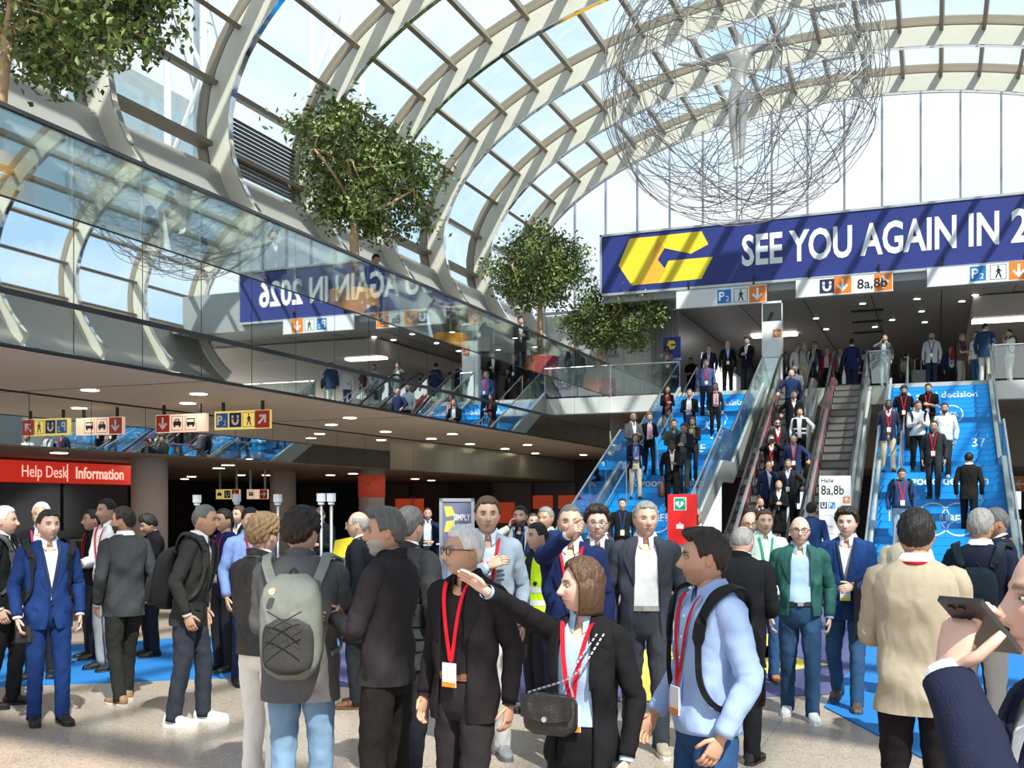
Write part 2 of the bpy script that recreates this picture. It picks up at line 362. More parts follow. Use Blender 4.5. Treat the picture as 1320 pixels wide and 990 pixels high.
# under-gallery shop fronts: dark glazed wall with frames
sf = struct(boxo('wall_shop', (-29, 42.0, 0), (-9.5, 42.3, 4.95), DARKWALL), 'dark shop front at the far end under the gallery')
for i in range(9):
    boxo('shop_panel', (-28+2.0*i, 41.9, 0.1), (-26.2+2.0*i, 42.0, 2.75), mat('shop_panel_%d' % (i % 3), [(0.10, 0.08, 0.065), (0.03, 0.026, 0.024), (0.16, 0.14, 0.115)][i % 3], 0.2), sf)
def red_panel(x0, x1, z0, z1, y, lab, txt=None):
    o = tag(boxo('shop_sign', (x0, y-0.05, z0), (x1, y, z1), mat('shop_red', (0.50, 0.06, 0.02), 0.5, emit=0.25)), lab, 'sign')
    if txt: text_obj('lettering', txt, (z1-z0)*0.38, WHITE, o, ((x0+x1)/2, y-0.055, (z0+z1)/2-0.06), align='CENTER')
for u, lab in ((700, 'orange shop sign left of the pair beyond the pointing man'), (733, 'orange shop sign in the middle beyond the crowd'), (760, 'orange shop sign nearest the left staircase')):
    p = atY(u, 646, 41.9); red_panel(p.x-0.45, p.x+0.45, 1.62, 2.2, 41.9, lab, 'Service')
p = atY(650, 665, 41.9); red_panel(p.x-0.5, p.x+0.5, 1.0, 1.9, 41.9, 'orange shop panel right of the tall man')
p = atY(531, 670, 38); red_panel(p.x-0.75, p.x+0.55, 0.0, 2.05, 38, 'tall dark red panel standing beside the red-topped column')
text_obj('lettering', 'WELCOME', 0.30, mat('dull_red', (0.55, 0.2, 0.15), 0.5), bpy.data.objects['shop_sign.004'] if 'shop_sign.004' in bpy.data.objects else None, (p.x+0.2, 37.93, 0.7), rot=(PI/2, -PI/2, 0))

# ---- columns
def column(x, y, lab, red=False):
    o = MB().cyl((x, y, 0), 0.37, ZF, 32).build('column', COLUMN, smooth=True); tag(o, lab, 'column')
    if red:
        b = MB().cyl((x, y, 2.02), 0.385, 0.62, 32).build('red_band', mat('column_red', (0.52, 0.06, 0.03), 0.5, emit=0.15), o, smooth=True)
        q = np.array([x, y]); d = unit(-q)
        for i in range(5):
            for j in range(5):
                if (i*3+j*5+i*j) % 3 != 0 or i in (0, 4) and j in (0, 4):
                    a = math.atan2(d[1], d[0])+(i-2)*0.12-0.25; px, py = x+0.39*math.cos(a), y+0.39*math.sin(a)
                    MB().box((px-0.018, py-0.018, 2.28+j*0.062), (px+0.018, py+0.018, 2.32+j*0.062)).build('mark', mat('pale_red', (0.75, 0.3, 0.22), 0.5), b)
    return o
column(-15.3, 17.3, 'thick plain column beside the red help desk sign'); column(-17.5, 25.3, 'thick dim column under the inner ceiling behind the backpack man'); column(-14.9, 25.9, 'column with a red printed band at the top', True)

# ---- landing, wall under it, ceiling over it
ld = struct(MB().box((XB-0.1, YL, 4.92), (-7.85, 62, ZL)).box((-5.15, YL, 4.92), (-4.55, 62, ZL)).box((-7.85, 33.70, 4.92), (-5.15, 62, ZL-0.002)).box((-4.55, 34.0, 4.92), (-1.2, 62, ZL)).box((-1.2, 33.70, 4.92), (1.45, 62, ZL-0.002)).box((1.45, YL, 4.92), (14, 62, ZL)).build('floor_landing', mat('landing_stone', (0.50, 0.47, 0.43), 0.4)), 'upper landing slab at the head of the stairs')
for x0, x1 in ((XB-0.1, -7.85), (-5.15, -4.55), (1.50, 5.6)):
    boxo('fascia', (x0, YL-0.03, 4.95), (x1, YL-0.001, ZL-0.02), mat('fascia_steel', (0.70, 0.70, 0.67), 0.3, 0.3), ld)
struct(boxo('wall_back', (-9.5, 39.0, 3.1), (14, 39.2, 4.92), BEIGEWALL), 'beige wall under the landing')
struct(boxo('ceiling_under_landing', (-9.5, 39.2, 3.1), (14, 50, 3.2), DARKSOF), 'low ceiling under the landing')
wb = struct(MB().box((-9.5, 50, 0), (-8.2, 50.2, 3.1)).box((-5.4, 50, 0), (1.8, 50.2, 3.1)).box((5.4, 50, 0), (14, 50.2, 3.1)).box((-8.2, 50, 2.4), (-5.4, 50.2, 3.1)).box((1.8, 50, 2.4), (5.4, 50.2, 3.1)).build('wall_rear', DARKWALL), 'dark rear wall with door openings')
for x0, x1 in ((-8.2, -5.4), (1.8, 5.4)):
    for f in np.linspace(0, 1, 5): boxo('door_bar', (x0+(x1-x0)*f-0.12, 49.95, 0), (x0+(x1-x0)*f+0.12, 50.05, 2.4), BLACK, wb)
    boxo('door_bar', (x0, 49.95, 1.15), (x1, 50.05, 1.6), BLACK, wb)
    boxo('door_bar', (x0, 49.95, 0), (x1, 50.05, 0.35), BLACK, wb)
ub = struct(MB().box((-8.6, YL+0.25, 8.85), (14, 62, 9.0)).build('ceiling_upper', mat('upper_ceiling', (0.34, 0.33, 0.32), 0.5, noise=0.05)), 'dark panelled ceiling over the upper landing')
for k in range(9): boxo('ceiling_joint', (-8.6+2.2*k, YL+0.3, 8.84), (-8.57+2.2*k, 61, 8.852), BLACK, ub)
struct(boxo('ceiling_drop', (1.2, 38, 8.1), (14, 60, 8.8), mat('drop_ceiling', (0.48, 0.43, 0.38), 0.5)), 'beige dropped ceiling above the right staircase head')
struct(MB().box((-8.8, 37, ZL), (-8.6, 41, 8.85)).box((-8.8, 41, ZL), (-8.6, 50, 6.2)).box((-8.8, 41, 7.9), (-8.6, 50, 8.85)).box((-8.8, 50, ZL), (-8.6, 62, 8.85)).build('wall_upper_side', mat('grey_metal_clad', (0.34, 0.34, 0.34), 0.35, 0.4)), 'grey metal clad side wall of the upper landing')
struct(boxo('wall_upper_back', (-8.6, 60, ZL), (14, 60.2, 8.85), mat('upper_back', (0.10, 0.095, 0.09), 0.6)), 'dark back wall of the upper landing')
wp = struct(boxo('wall_white', (-13.9, 36.4, ZL), (-8.8, 36.5, 8.85), WHITEP), 'white panel wall beside the trees')
for k in range(5): boxo('panel', (-13.2+0.92*k, 36.36, ZL+0.02), (-12.3+0.92*k, 36.4, 8.8), WHITEP, wp)
cl = boxo('wall_cladding', (-9.35, 36.02, ZL), (-8.35, 36.38, 8.7), mat('grey_metal_clad', (0.3, 0.3, 0.3), 0.35, 0.4)); struct(cl, 'grey metal clad pier behind the blue totem')
for k in range(6): boxo('seam', (-9.3+0.18*k, 35.99, ZL), (-9.27+0.18*k, 36.02, 8.7), GREYP, cl)
struct(MB().box((-10.55, YL+0.16, 8.86), (8, YL+0.45, 10.3)).box((-10.55, YL+0.16, 8.72), (8, YL+2.1, 8.86)).build('trim_3', GREYP), 'grey steel lintel behind the banner')
vent_mat = BLACK
for k in range(3):
    p = atZ(1118, 400+14*k, 8.84); tag(boxo('ceiling_vent', (p.x-0.55, p.y-0.12, 8.80), (p.x+0.55, p.y+0.12, 8.845), BLACK), ['dark slot vent in the upper ceiling, nearest the banner', 'dark slot vent in the upper ceiling, middle of three', 'dark slot vent in the upper ceiling, farthest back'][k], 'vent', 'slot vents in the upper ceiling')

# ---- staircases
RS, RUN = ZL/34, 0.3235
def riser_y(k): return 21.7+(k-1)*RUN if k <= 17 else 28.5+(k-18)*RUN      # front of riser k, top at k*RS
def stair_z(Y):
    if Y >= 33.68: return ZL
    z = 0.0
    for k in range(1, 35):
        if Y >= riser_y(k): z = k*RS
    return z
import bmesh
def riser_print(me, mtl, parent, x, z, rot180=False, name='lettering'):
    bm0 = bmesh.new(); bm0.from_mesh(me); bpy.data.meshes.remove(me)
    for v in bm0.verts: v.co = Vector((v.co.x+x, 0, v.co.y+z))
    out = MB()
    zs = [v.co.z for v in bm0.verts]; lo, hi = min(zs), max(zs)
    for k in range(1, 35):
        z0, z1 = (k-1)*RS+0.004, k*RS-0.012
        if z1 < lo or z0 > hi: continue
        b = bm0.copy()
        for co, no in (((0, 0, z0), (0, 0, -1)), ((0, 0, z1), (0, 0, 1))):
            bmesh.ops.bisect_plane(b, geom=b.verts[:]+b.edges[:]+b.faces[:], plane_co=co, plane_no=no, clear_outer=True)
        b.verts.index_update()
        if len(b.faces): out.add([(v.co.x, riser_y(k)-21.7-0.022, v.co.z) for v in b.verts], [[v.index for v in f.verts] for f in b.faces])
        b.free()
    bm0.free()
    if out.n: out.build(name, mtl, parent)
def ring_mesh(r, w, n=40):
    me = bpy.data.meshes.new('ring'); a = np.linspace(0, 2*PI, n, endpoint=False)
    V = [(r*math.cos(q), r*math.sin(q), 0) for q in a]+[((r-w)*math.cos(q), (r-w)*math.sin(q), 0) for q in a]
    me.from_pydata(V, [], [(i, (i+1) % n, (i+1) % n+n, i+n) for i in range(n)]); return me
def staircase(x0, x1, lab, side):
    o = tag(empty('staircase', ((x0+x1)/2, 21.7, 0)), lab, 'staircase'); L = -((x0+x1)/2); D = -21.7
    h = (x1-x0)/2
    src = None
    for k in range(1, 34):
        y = riser_y(k)-21.7; d = RUN if k != 17 else 28.5-riser_y(17)
        m = MB(); m.box((-h, y, (k-1)*RS-0.15), (h, y+d, k*RS-0.02)); m.box((-h, y-0.02, k*RS-0.021), (h, y+d, k*RS), 1)
        m.box((-h, y-0.018, (k-1)*RS), (h, y, k*RS-0.02), 0)
        m.build('step', [STAIRBLUE, STAIRTREAD], o)
    p = lambda x, Y, z: (x-(x0+x1)/2, Y-21.7, z)
    for sx in (x0-0.06, x1+0.06):
        m = MB()
        for (ya, za, yb, zb) in ((21.4, -0.0, 27.0, 2.75), (27.0, 2.75, 28.5, 2.75), (28.5, 2.75, 34.0, 5.5)):
            m.prism([p(sx-0.05, ya, max(0, za-0.35)), p(sx-0.05, yb, zb-0.35), p(sx-0.05, yb, zb+0.22), p(sx-0.05, ya, za+0.22)], (0.10, 0, 0))
        m.build('stringer', GREYP, o)
        for (ya, za, yb, zb, n) in ((21.6, 0.08, 27.0, 2.75, 4), (27.0, 2.75, 28.5, 2.75, 1), (28.5, 2.75, 34.0, 5.5, 4)):
            for i in range(n):
                f0, f1 = i/n+0.004, (i+1)/n-0.004
                q = lambda f, hgt: p(sx, ya+(yb-ya)*f, za+(zb-za)*f+hgt)
                MB().prism([q(f0, 0.18), q(f1, 0.18), q(f1, 1.02), q(f0, 1.02)], (0.015, 0, 0)).build('glass_panel', CLEAR, o)
        MB().tube([p(sx, 21.5, 1.07), p(sx, 27.0, 3.82), p(sx, 28.5, 3.82), p(sx, 34.0, 6.57)], 0.028, 10).build('handrail', STEEL, o, smooth=False)
    xm = x0+0.62 if side < 0 else x0+0.45
    for (ya, za, yb, zb) in ((21.9, 0.1, 26.9, 2.7), (28.4, 2.75, 33.6, 5.4)):
        m = MB(); m.tube([p(xm, ya, za+0.9), p(xm, yb, zb+0.9)], 0.02, 8)
        for f in np.linspace(0, 1, 4): m.tube([p(xm, ya+(yb-ya)*f, za+(zb-za)*f), p(xm, ya+(yb-ya)*f, za+(zb-za)*f+0.9)], 0.014, 6)
        if side < 0 and ya > 28 or side > 0: pass
        m.build('centre_handrail', STEEL, o)
    return o
stL = staircase(-7.8, -5.2, 'blue printed staircase left of the escalators', -1)
stR = staircase(-1.2, 1.45, 'blue printed staircase right of the escalators', 1)
for st, cx in ((stL, 0.15), (stR, 0.1)):
    def T(s, size, x, z, al='CENTER', b=0.0): riser_print(text_mesh(s, size, bold=b, depth=0, align=al), WHITE, st, x, z)
    T('A good decision', 0.30, cx-0.05, 4.93, b=0.006); T('A good decision', 0.30, cx-0.05, 2.28, b=0.006)
    for zz, r in ((4.35, 0.30), (1.50, 0.36)):
        riser_print(ring_mesh(r, 0.03), WHITE, st, cx-r*0.72, zz, name='ring_mark'); riser_print(ring_mesh(r, 0.03), WHITE, st, cx+r*0.72, zz, name='ring_mark')
    T('ÜBER', 0.24, cx+0.16, 1.42, b=0.004); T('ÜBER', 0.2, cx+0.14, 4.28)
    T('\u2665 BE', 0.36, cx-0.7, 3.32, 'LEFT', 0.004); T('H', 0.36, cx-0.5, 2.9, 'LEFT'); T('37', 0.36, cx+0.65, 3.32, 'LEFT')
tag(MB().tube([(1.60, 33.7, 0), (1.60, 33.7, ZR)], 0.045, 12).build('steel_post', STEEL), 'tall vertical steel post at the right edge of the right staircase', 'post')
# landing balustrades
def balustrade(name, a, b, lab, n):
    a, b = Vector(a), Vector(b); o = tag(empty(name, a), lab, 'balustrade'); d = (b-a)
    for i in range(n):
        p0, p1 = d*(i/n+0.006), d*((i+1)/n-0.006)
        MB().prism([p0+Vector((0, 0, 0.06)), p1+Vector((0, 0, 0.06)), p1+Vector((0, 0, 1.02)), p0+Vector((0, 0, 1.02))], Vector((d.y, -d.x, 0)).normalized()*0.015).build('glass_panel', CLEAR, o)
    MB().tube([(0, 0, 1.06), tuple(d+Vector((0, 0, 1.06)))], 0.025, 8).build('handrail', STEEL, o)
    for q in (Vector((0, 0, 0)), d): MB().tube([tuple(q), tuple(q+Vector((0, 0, 1.06)))], 0.022, 8).build('post', STEEL, o)
balustrade('balustrade', (XB, YL+0.03, ZL), (-7.86, YL+0.03, ZL), 'glass balustrade on the landing left of the left staircase', 2)
balustrade('balustrade', (-5.14, YL+0.03, ZL), (-4.6, YL+0.03, ZL), 'narrow glass balustrade in front of the white sign pillar', 1)
balustrade('balustrade', (-1.95, YL-0.05, ZL), (-1.3, YL-0.05, ZL), 'narrow glass balustrade between escalator and right staircase', 1)
balustrade('balustrade', (1.62, YL+0.03, ZL), (6.0, YL+0.03, ZL), 'glass balustrade on the landing right of the right staircase', 3)

# ---- escalators
def esc_z(Y): return max(0.0, min(ZL, 5.16+(Y-33.0)*0.578))
def escalator(cx, lab):
    o = tag(empty('escalator', (cx, 24.0, 0)), lab, 'escalator'); h = 0.42
    q = lambda x, Y, z: (x, Y-24.0, z)
    sm = mat('esc_step', (0.20, 0.185, 0.165), 0.45, 0.4); st = MB(); st.box((-h, 0, -0.20), (h, 0.405, 0.0)); st.box((-h, -0.016, -0.03), (h, -0.012, 0.0), 1); st.box((-h, -0.014, -0.23), (h, -0.012, -0.19), 1)
    for i in range(16): st.box((-h+0.01+i*0.0525, -0.012, -0.19), (-h+0.036+i*0.0525, 0.0, 0.0))
    s0 = None
    for i in range(24):
        Y = 24.15+0.398*i; z = min(ZL, 0.23*(i+1))
        if s0 is None: s0 = st.build('step', [sm, BLACK], o); s0.location = q(0, Y, z)
        else: inst(s0, o, q(0, Y, z), 'step')
    boxo('comb_plate', q(-h, 33.7, 5.42), q(h, 34.4, 5.505), STEEL, o)
    for s in (-1, 1):
        xo = s*(h+0.02)
        lo = lambda Y, dz: q(xo, Y, esc_z(Y)+dz)
        m = MB(); m.prism([q(xo, 22.6, 0), q(xo, 24.1, 0.0), q(xo, 33.6, 5.3), q(xo, 34.6, 5.3), q(xo, 34.6, ZL+0.25), q(xo, 33.4, ZL+0.25), q(xo, 23.9, 0.32), q(xo, 22.6, 0.32)], (s*0.10, 0, 0)); m.build('skirt', STEEL, o)
        MB().prism([q(xo+s*0.02, 24.1, -0.4), q(xo+s*0.02, 33.6, 4.7), q(xo+s*0.02, 33.6, 5.3), q(xo+s*0.02, 24.1, 0.0)], (s*0.16, 0, 0)).build('side_cladding', GREYP, o)
        for i in range(6):
            ya, yb = 23.9+i*1.6, 23.9+(i+1)*1.6-0.02
            MB().prism([q(xo+s*0.05, ya, esc_z(ya)+0.30), q(xo+s*0.05, yb, esc_z(yb)+0.30), q(xo+s*0.05, yb, esc_z(yb)+0.92), q(xo+s*0.05, ya, esc_z(ya)+0.92)], (0.012, 0, 0)).build('glass_panel', CLEAR, o)
        path = smooth_path([q(xo+s*0.05, 22.5, 0.55), q(xo+s*0.05, 22.35, 0.8), q(xo+s*0.05, 22.7, 0.98), q(xo+s*0.05, 24.0, 1.05), q(xo+s*0.05, 28.5, 3.56), q(xo+s*0.05, 33.4, 6.40), q(xo+s*0.05, 34.6, 6.52), q(xo+s*0.05, 34.9, 6.35), q(xo+s*0.05, 34.8, 6.1)], 5)
        MB().tube(path, 0.04, 8).build('handrail', mat('esc_rubber', (0.02, 0.02, 0.022), 0.5), o, smooth=True)
        if s < 0 or cx < -3: MB().prism([q(xo-s*0.004, 24.2, 0.34), q(xo-s*0.004, 33.3, 5.66), q(xo-s*0.004, 33.3, 5.80), q(xo-s*0.004, 24.2, 0.48)], (-s*0.006, 0, 0)).build('red_strip', mat('esc_red', (0.45, 0.02, 0.03), 0.4), o)
    return o
escalator(-4.02, 'escalator carrying people down, left of the empty one'); escalator(-2.42, 'empty grey escalator between crowded escalator and right staircase')

# ---- right gallery, seen in the mirrored glass
rg = struct(MB().box((4.7, 13, ZS), (10.5, 34, ZL)).build('wall_right', mat('right_gallery', (0.62, 0.60, 0.56), 0.5)), 'right gallery slab')
for k in range(12): boxo('fascia_panel', (4.66, 13.2+1.72*k, ZS+0.05), (4.70, 14.86+1.72*k, ZL-0.1), WHITEP if k % 3 else GREYP, rg)
for k in range(12): boxo('rail_pane', (4.69, 13.2+1.72*k, ZL), (4.71, 14.86+1.72*k, ZR), CLEAR, rg)
struct(boxo('wall_right_lower', (10.4, 13, 0), (10.6, 40, ZS), DARKWALL), 'dark wall under the right gallery')
rb = tag(boxo('hall_banner', (4.60, 15.0, 3.9), (4.65, 20.5, 5.0), NAVYB), 'navy banner on the right gallery front', 'banner')
text_obj('lettering', 'SEE YOU AGAIN', 0.5, WHITE, rb, (4.59, 19.8, 4.25), rot=(PI/2, 0, -PI/2))
# ============================================================ OBJECTS
# ---- big banner
bn = tag(empty('hall_banner', (-10.55, YL, 9.0)), 'long navy banner reading SEE YOU AGAIN IN above the stairs', 'banner')
def BP(u, v): p = atY(u, v, YL); return (p.x+10.55, p.z-9.0)
MB().box((0, 0, 0.02), (15.6, 0.12, 1.97)).build('cloth', NAVYB, bn)
fr = MB(); fr.box((-0.07, -0.03, -0.06), (15.6, 0.14, 0.02)); fr.box((-0.07, -0.03, 1.97), (15.6, 0.14, 2.04)); fr.box((-0.07, -0.03, -0.06), (0.0, 0.14, 2.04)); fr.build('frame', mat('alu_frame', (0.62, 0.63, 0.64), 0.35, 0.6), bn)
def zz(x, y): return (760+x/2.357, 230+y/2.357)
def flat(px, m, nm, dy=-0.006):
    P = [BP(*zz(*q)) for q in px]; MB().prism([(x, dy, z) for x, z in P], (0, 0.004, 0)).build(nm, m, bn)
flat([(122, 183), (205, 175), (228, 212), (207, 247), (232, 278), (208, 318), (128, 325), (88, 265)], YELLOW, 'emblem_shape')
flat([(205, 175), (228, 212), (207, 247), (232, 278), (208, 318), (150, 323), (190, 250)], ORANGEY, 'emblem_shape', -0.010)
flat([(205, 175), (340, 160), (361, 200), (308, 229), (228, 212)], YELLOW, 'emblem_shape')
flat([(240, 250), (375, 238), (340, 305), (208, 318)], YELLOW, 'emblem_shape')
bx_, bz_ = BP(956, 342); ex_, _ = BP(1288, 320)
me = text_mesh('SEE YOU AGAIN IN', 1.36, bold=0.035, depth=0.004); w_ = max(v.co.x for v in me.vertices)
for v in me.vertices: v.co.x *= (ex_-bx_)/w_
me.materials.clear(); me.materials.append(WHITE); o = bpy.data.objects.new('lettering', me); C.objects.link(o); o.parent = bn; o.location = (bx_, -0.01, bz_); o.rotation_euler = (PI/2, 0, 0)
text_obj('lettering', '2026', 1.36, WHITE, bn, (BP(1303, 320)[0], -0.01, bz_+0.0), bold=0.035, xs=0.75)

# ---- pictogram signs (face -Y, local x right, z up)
def icon(par, kind, x, z, s, y=-0.03):
    def P(pts, m, nm='pictogram', dy=0.0): MB().prism([(x+a*s, y-0.002-dy, z+b*s) for a, b in pts], (0, 0.003, 0)).build(nm, m, par)
    sq = lambda k: [(-k, -k), (k, -k), (k, k), (-k, k)]
    def arrow(rot, m=WHITE):
        pts = [(-.07, -.36), (.07, -.36), (.07, .12), (.24, -.06), (.33, .03), (0, .38), (-.33, .03), (-.24, -.06), (-.07, .12)]
        c, s_ = math.cos(rot), math.sin(rot); P([(a*c-b*s_, a*s_+b*c) for a, b in pts], m, 'arrow', 0.004)
    if kind[0] == 'A':     # arrow on a colour field
        P(sq(.5), {'o': ORANGE, 'r': RED}[kind[1]], 'arrow_field'); arrow({'u': 0, 'd': PI, 'l': PI/2, 'r': -PI/2, 'e': -PI/4}[kind[2]])
    elif kind == 'P2':
        P(sq(.46), SIGNBLUE, 'symbol_field'); text_obj('lettering', 'P', s*0.85, WHITE, par, (x-.4*s, y-0.008, z-.28*s), bold=0.006*s/0.4, depth=0.001); text_obj('lettering', '2', s*0.5, WHITE, par, (x+.1*s, y-0.008, z-.34*s), depth=0.001)
    elif kind == 'U':
        P(sq(.46), SIGNNAVY, 'symbol_field'); a = np.linspace(PI, 2*PI, 9)
        P([(-.28, .3)]+[(.28*math.cos(q), -.05+.28*math.sin(q)) for q in a]+[(.28, .3), (.13, .3)]+[(.13*math.cos(q), -.05+.13*math.sin(q)) for q in a[::-1]]+[(-.13, .3)], WHITE, 'pictogram', 0.004)
        P([(-.36, .06), (.36, .06), (.36, .12), (-.36, .12)], SIGNNAVY, 'pictogram', 0.006)
    elif kind in ('walk', 'taxi', 'bus'):
        for a in ([(-.46, -.46), (.46, -.46), (.46, -.43), (-.46, -.43)], [(-.46, .43), (.46, .43), (.46, .46), (-.46, .46)], [(-.46, -.46), (-.43, -.46), (-.43, .46), (-.46, .46)], [(.43, -.46), (.46, -.46), (.46, .46), (.43, .46)]): P(a, BLACK)
        if kind == 'walk':
            P([(.06*math.cos(q), .32+.06*math.sin(q)) for q in np.linspace(0, 2*PI, 9)[:-1]], BLACK); P([(-.05, .23), (.07, .23), (.1, -.02), (-.06, -.02)], BLACK)
            P([(-.06, -.02), (.03, -.02), (-.1, -.36), (-.17, -.36)], BLACK); P([(.0, -.02), (.1, -.02), (.2, -.36), (.12, -.36)], BLACK); P([(-.05, .22), (-.16, 0), (-.12, -.02), (-.02, .14)], BLACK); P([(.07, .22), (.2, .04), (.17, .0), (.06, .12)], BLACK)
        else:
            t = kind == 'taxi'
            P([(-.32, -.15), (.32, -.15), (.32, .08), (.22, .12), (.15, .3), (-.15, .3), (-.22, .12), (-.32, .08)] if t else [(-.33, -.15), (.33, -.15), (.33, .3), (-.33, .3)], BLACK)
            P([(-.13, .12), (.13, .12), (.1, .25), (-.1, .25)] if t else [(-.27, .06), (.27, .06), (.27, .22), (-.27, .22)], WHITE, 'pictogram', 0.004)
            for sx in (-.2, .2): P([(sx-.07, -.26), (sx+.07, -.26), (sx+.07, -.15), (sx-.07, -.15)], BLACK)
def hang_sign(name, loc, w, h, m, icons, lab, hang=0.25, rz=0.0, frame=None):
    o = tag(empty(name, loc, rz), lab, 'sign')
    MB().box((-w/2, -0.03, -h/2), (w/2, 0.05, h/2)).build('panel', m, o)
    if frame: f = MB(); f.box((-w/2-0.02, -0.04, -h/2-0.02), (w/2+0.02, 0.06, -h/2)); f.box((-w/2-0.02, -0.04, h/2), (w/2+0.02, 0.06, h/2+0.02)); f.build('frame', frame, o)
    for kd, x in icons:
        if isinstance(kd, tuple): text_obj('lettering', kd[0], kd[1], BLACK, o, (x, -0.036, -kd[1]*0.36), depth=0.001, bold=kd[2] if len(kd) > 2 else 0)
        else: icon(o, kd, x, 0, h*0.94 if kd[0] == 'A' else h*0.86)
    for sx in (-0.36*w, 0.36*w): MB().box((sx-0.025, -0.01, h/2), (sx+0.025, 0.03, h/2+hang)).build('hanger', BLACK if hang < 0.4 else STEEL, o)
    return o
YS = 15.85
ga = GREYP
s1 = hang_sign('hanging_sign', (-13.25, YS, 3.36), 1.18, 0.34, SIGNPINK, [('Ard', -0.42), ('taxi', -0.08), ('bus', 0.24)], 'cream backlit hanging sign with red down arrow, taxi and bus', 0.19)
s2 = hang_sign('hanging_sign', (-11.85, YS, 3.38), 1.22, 0.34, SIGNYEL, [('P2', -0.44), ('U', -0.14), ('walk', 0.16), ('Are', 0.46)], 'yellow backlit hanging sign with parking symbol and red diagonal arrow', 0.17)
p = at(294, 637, 29); hang_sign('hanging_sign', (p.x, p.y, 2.1+0.0), 0.78, 0.27, SIGNYEL, [('taxi', -0.27), ('U', 0.0), ('Arl', 0.27)], 'small distant yellow hanging sign with red left arrow', 0.56)
p = at(332, 637, 29); hang_sign('hanging_sign', (p.x, p.y, 2.1), 0.68, 0.27, SIGNPINK, [('bus', -0.2), ('Arr', 0.22)], 'small distant cream hanging sign with red right arrow', 0.56)
WS = mat('white_sign', (0.80, 0.80, 0.78), 0.45)
def up_sign(u0, v0, u1, v1, icons, lab):
    a, b = atY(u0, v0, YL-0.06), atY(u1, v1, YL-0.06); w = b.x-a.x; zt = (a.z+b.z)/2
    hang_sign('overhead_sign', ((a.x+b.x)/2, YL-0.06, zt-0.28), w, 0.56, WS, icons(w), lab, 0.30, frame=mat('alu_frame', (0.6, 0.6, 0.6), 0.4))
up_sign(872, 377, 988, 366, lambda w: [('P2', w/2-1.35), ('walk', w/2-0.82), ('Aod', w/2-0.28)], 'white overhead sign with parking, walker and orange down arrow, leftmost')
up_sign(1026, 362, 1151, 350, lambda w: [('U', -w/2+0.95), ('Aod', -w/2+1.42), (('8a,8b', 0.42, 0.004), -w/2+1.85), ('Aou', w/2-0.28)], 'white overhead sign reading 8a,8b under the banner')
up_sign(1195, 348, 1345, 332, lambda w: [('P2', w/2-1.75), ('walk', w/2-1.2), ('Aod', w/2-0.65)], 'white overhead sign with parking symbol, nearest the right edge')
p = atY(1297, 624, 38.6); hang_sign('wall_sign', (p.x, 38.6, p.z), 1.35, 0.5, WS, [('taxi', -0.43), ('U', 0.02), ('Aol', 0.43)], 'white sign with taxi symbol and orange left arrow under the right landing', 0.2)
# white sign pillar on the landing
pl = tag(empty('sign_pillar', (-4.88, 34.35, ZL)), 'white sign pillar with orange left arrow at the escalator head', 'sign')
MB().box((-0.30, -0.1, 0), (0.30, 0.1, 2.25)).build('panel', WS, pl); MB().box((-0.30, -0.1, 2.25), (0.30, 0.1, 2.85)).build('camera_box', mat('dark_box', (0.05, 0.05, 0.05), 0.4), pl)
MB().box((-0.32, -0.11, 2.83), (0.32, 0.11, 2.9)).box((-0.32, -0.11, 0), (-0.30, 0.11, 2.9)).box((0.30, -0.11, 0), (0.32, 0.11, 2.9)).build('frame', WS, pl); icon(pl, 'Aol', 0.16, 1.85, 0.27, -0.1)
MB().tube([(0, -0.1, 2.5), (0, -0.2, 2.48)], 0.06, 10).build('camera_lens', BLACK, pl)
# blue totem
bt = tag(empty('info_totem', (-8.35, 35.0, ZL)), 'dark blue totem with yellow emblem on the landing', 'sign')
MB().box((-0.30, -0.06, 0), (0.30, 0.06, 2.05)).build('panel', mat('totem_blue', (0.015, 0.03, 0.26), 0.4), bt)
a = np.linspace(0, 2*PI, 7)[:-1]; MB().prism([(0.17*math.cos(q), -0.064, 1.78+0.17*math.sin(q)) for q in a], (0, 0.004, 0)).build('emblem', YELLOW, bt); MB().box((-0.02, -0.07, 1.75), (0.16, -0.065, 1.81)).build('emblem_notch', SIGNNAVY, bt)
icon(bt, 'P2', 0.0, 0.5, 0.01, -0.06); text_obj('lettering', 'Welcome', 0.16, WHITE, bt, (-0.28, -0.066, 1.25), depth=0.001); icon(bt, 'Aol', 0.0, 0.6, 0.001, -0.06)
MB().prism([(-.2, -.066, .7), (-.05, -.066, .85), (-.05, -.066, .74), (.2, -.066, .74), (.2, -.066, .66), (-.05, -.066, .66), (-.05, -.066, .55)], (0, 0.003, 0)).build('arrow', WHITE, bt)
# Halle totem at the foot of the escalators
p = at(1076, 650, 19.0); ht = tag(empty('hall_totem', (p.x, p.y, 0), YAW*0.5), 'white direction totem reading 8a,8b in front of the empty escalator', 'sign')
MB().box((-0.275, -0.05, 0), (0.275, 0.05, 2.34)).build('panel', WS, ht)
text_obj('lettering', 'Halle', 0.11, BLACK, ht, (-0.25, -0.055, 2.22), depth=0.001); text_obj('lettering', '8a,8b', 0.24, BLACK, ht, (-0.25, -0.055, 2.0), depth=0.001, bold=0.002, xs=0.8)
icon(ht, 'Aou', 0.20, 1.90, 0.12, -0.05); icon(ht, 'U', -0.20, 1.80, 0.13, -0.05); icon(ht, 'P2', -0.06, 1.80, 0.13, -0.05); icon(ht, 'Aou', 0.20, 1.62, 0.12, -0.05)
for z in (1.95, 1.62, 1.28, 0.95): MB().box((-0.27, -0.053, z-0.003), (0.27, -0.05, z+0.003)).build('rule', GREYP, ht)
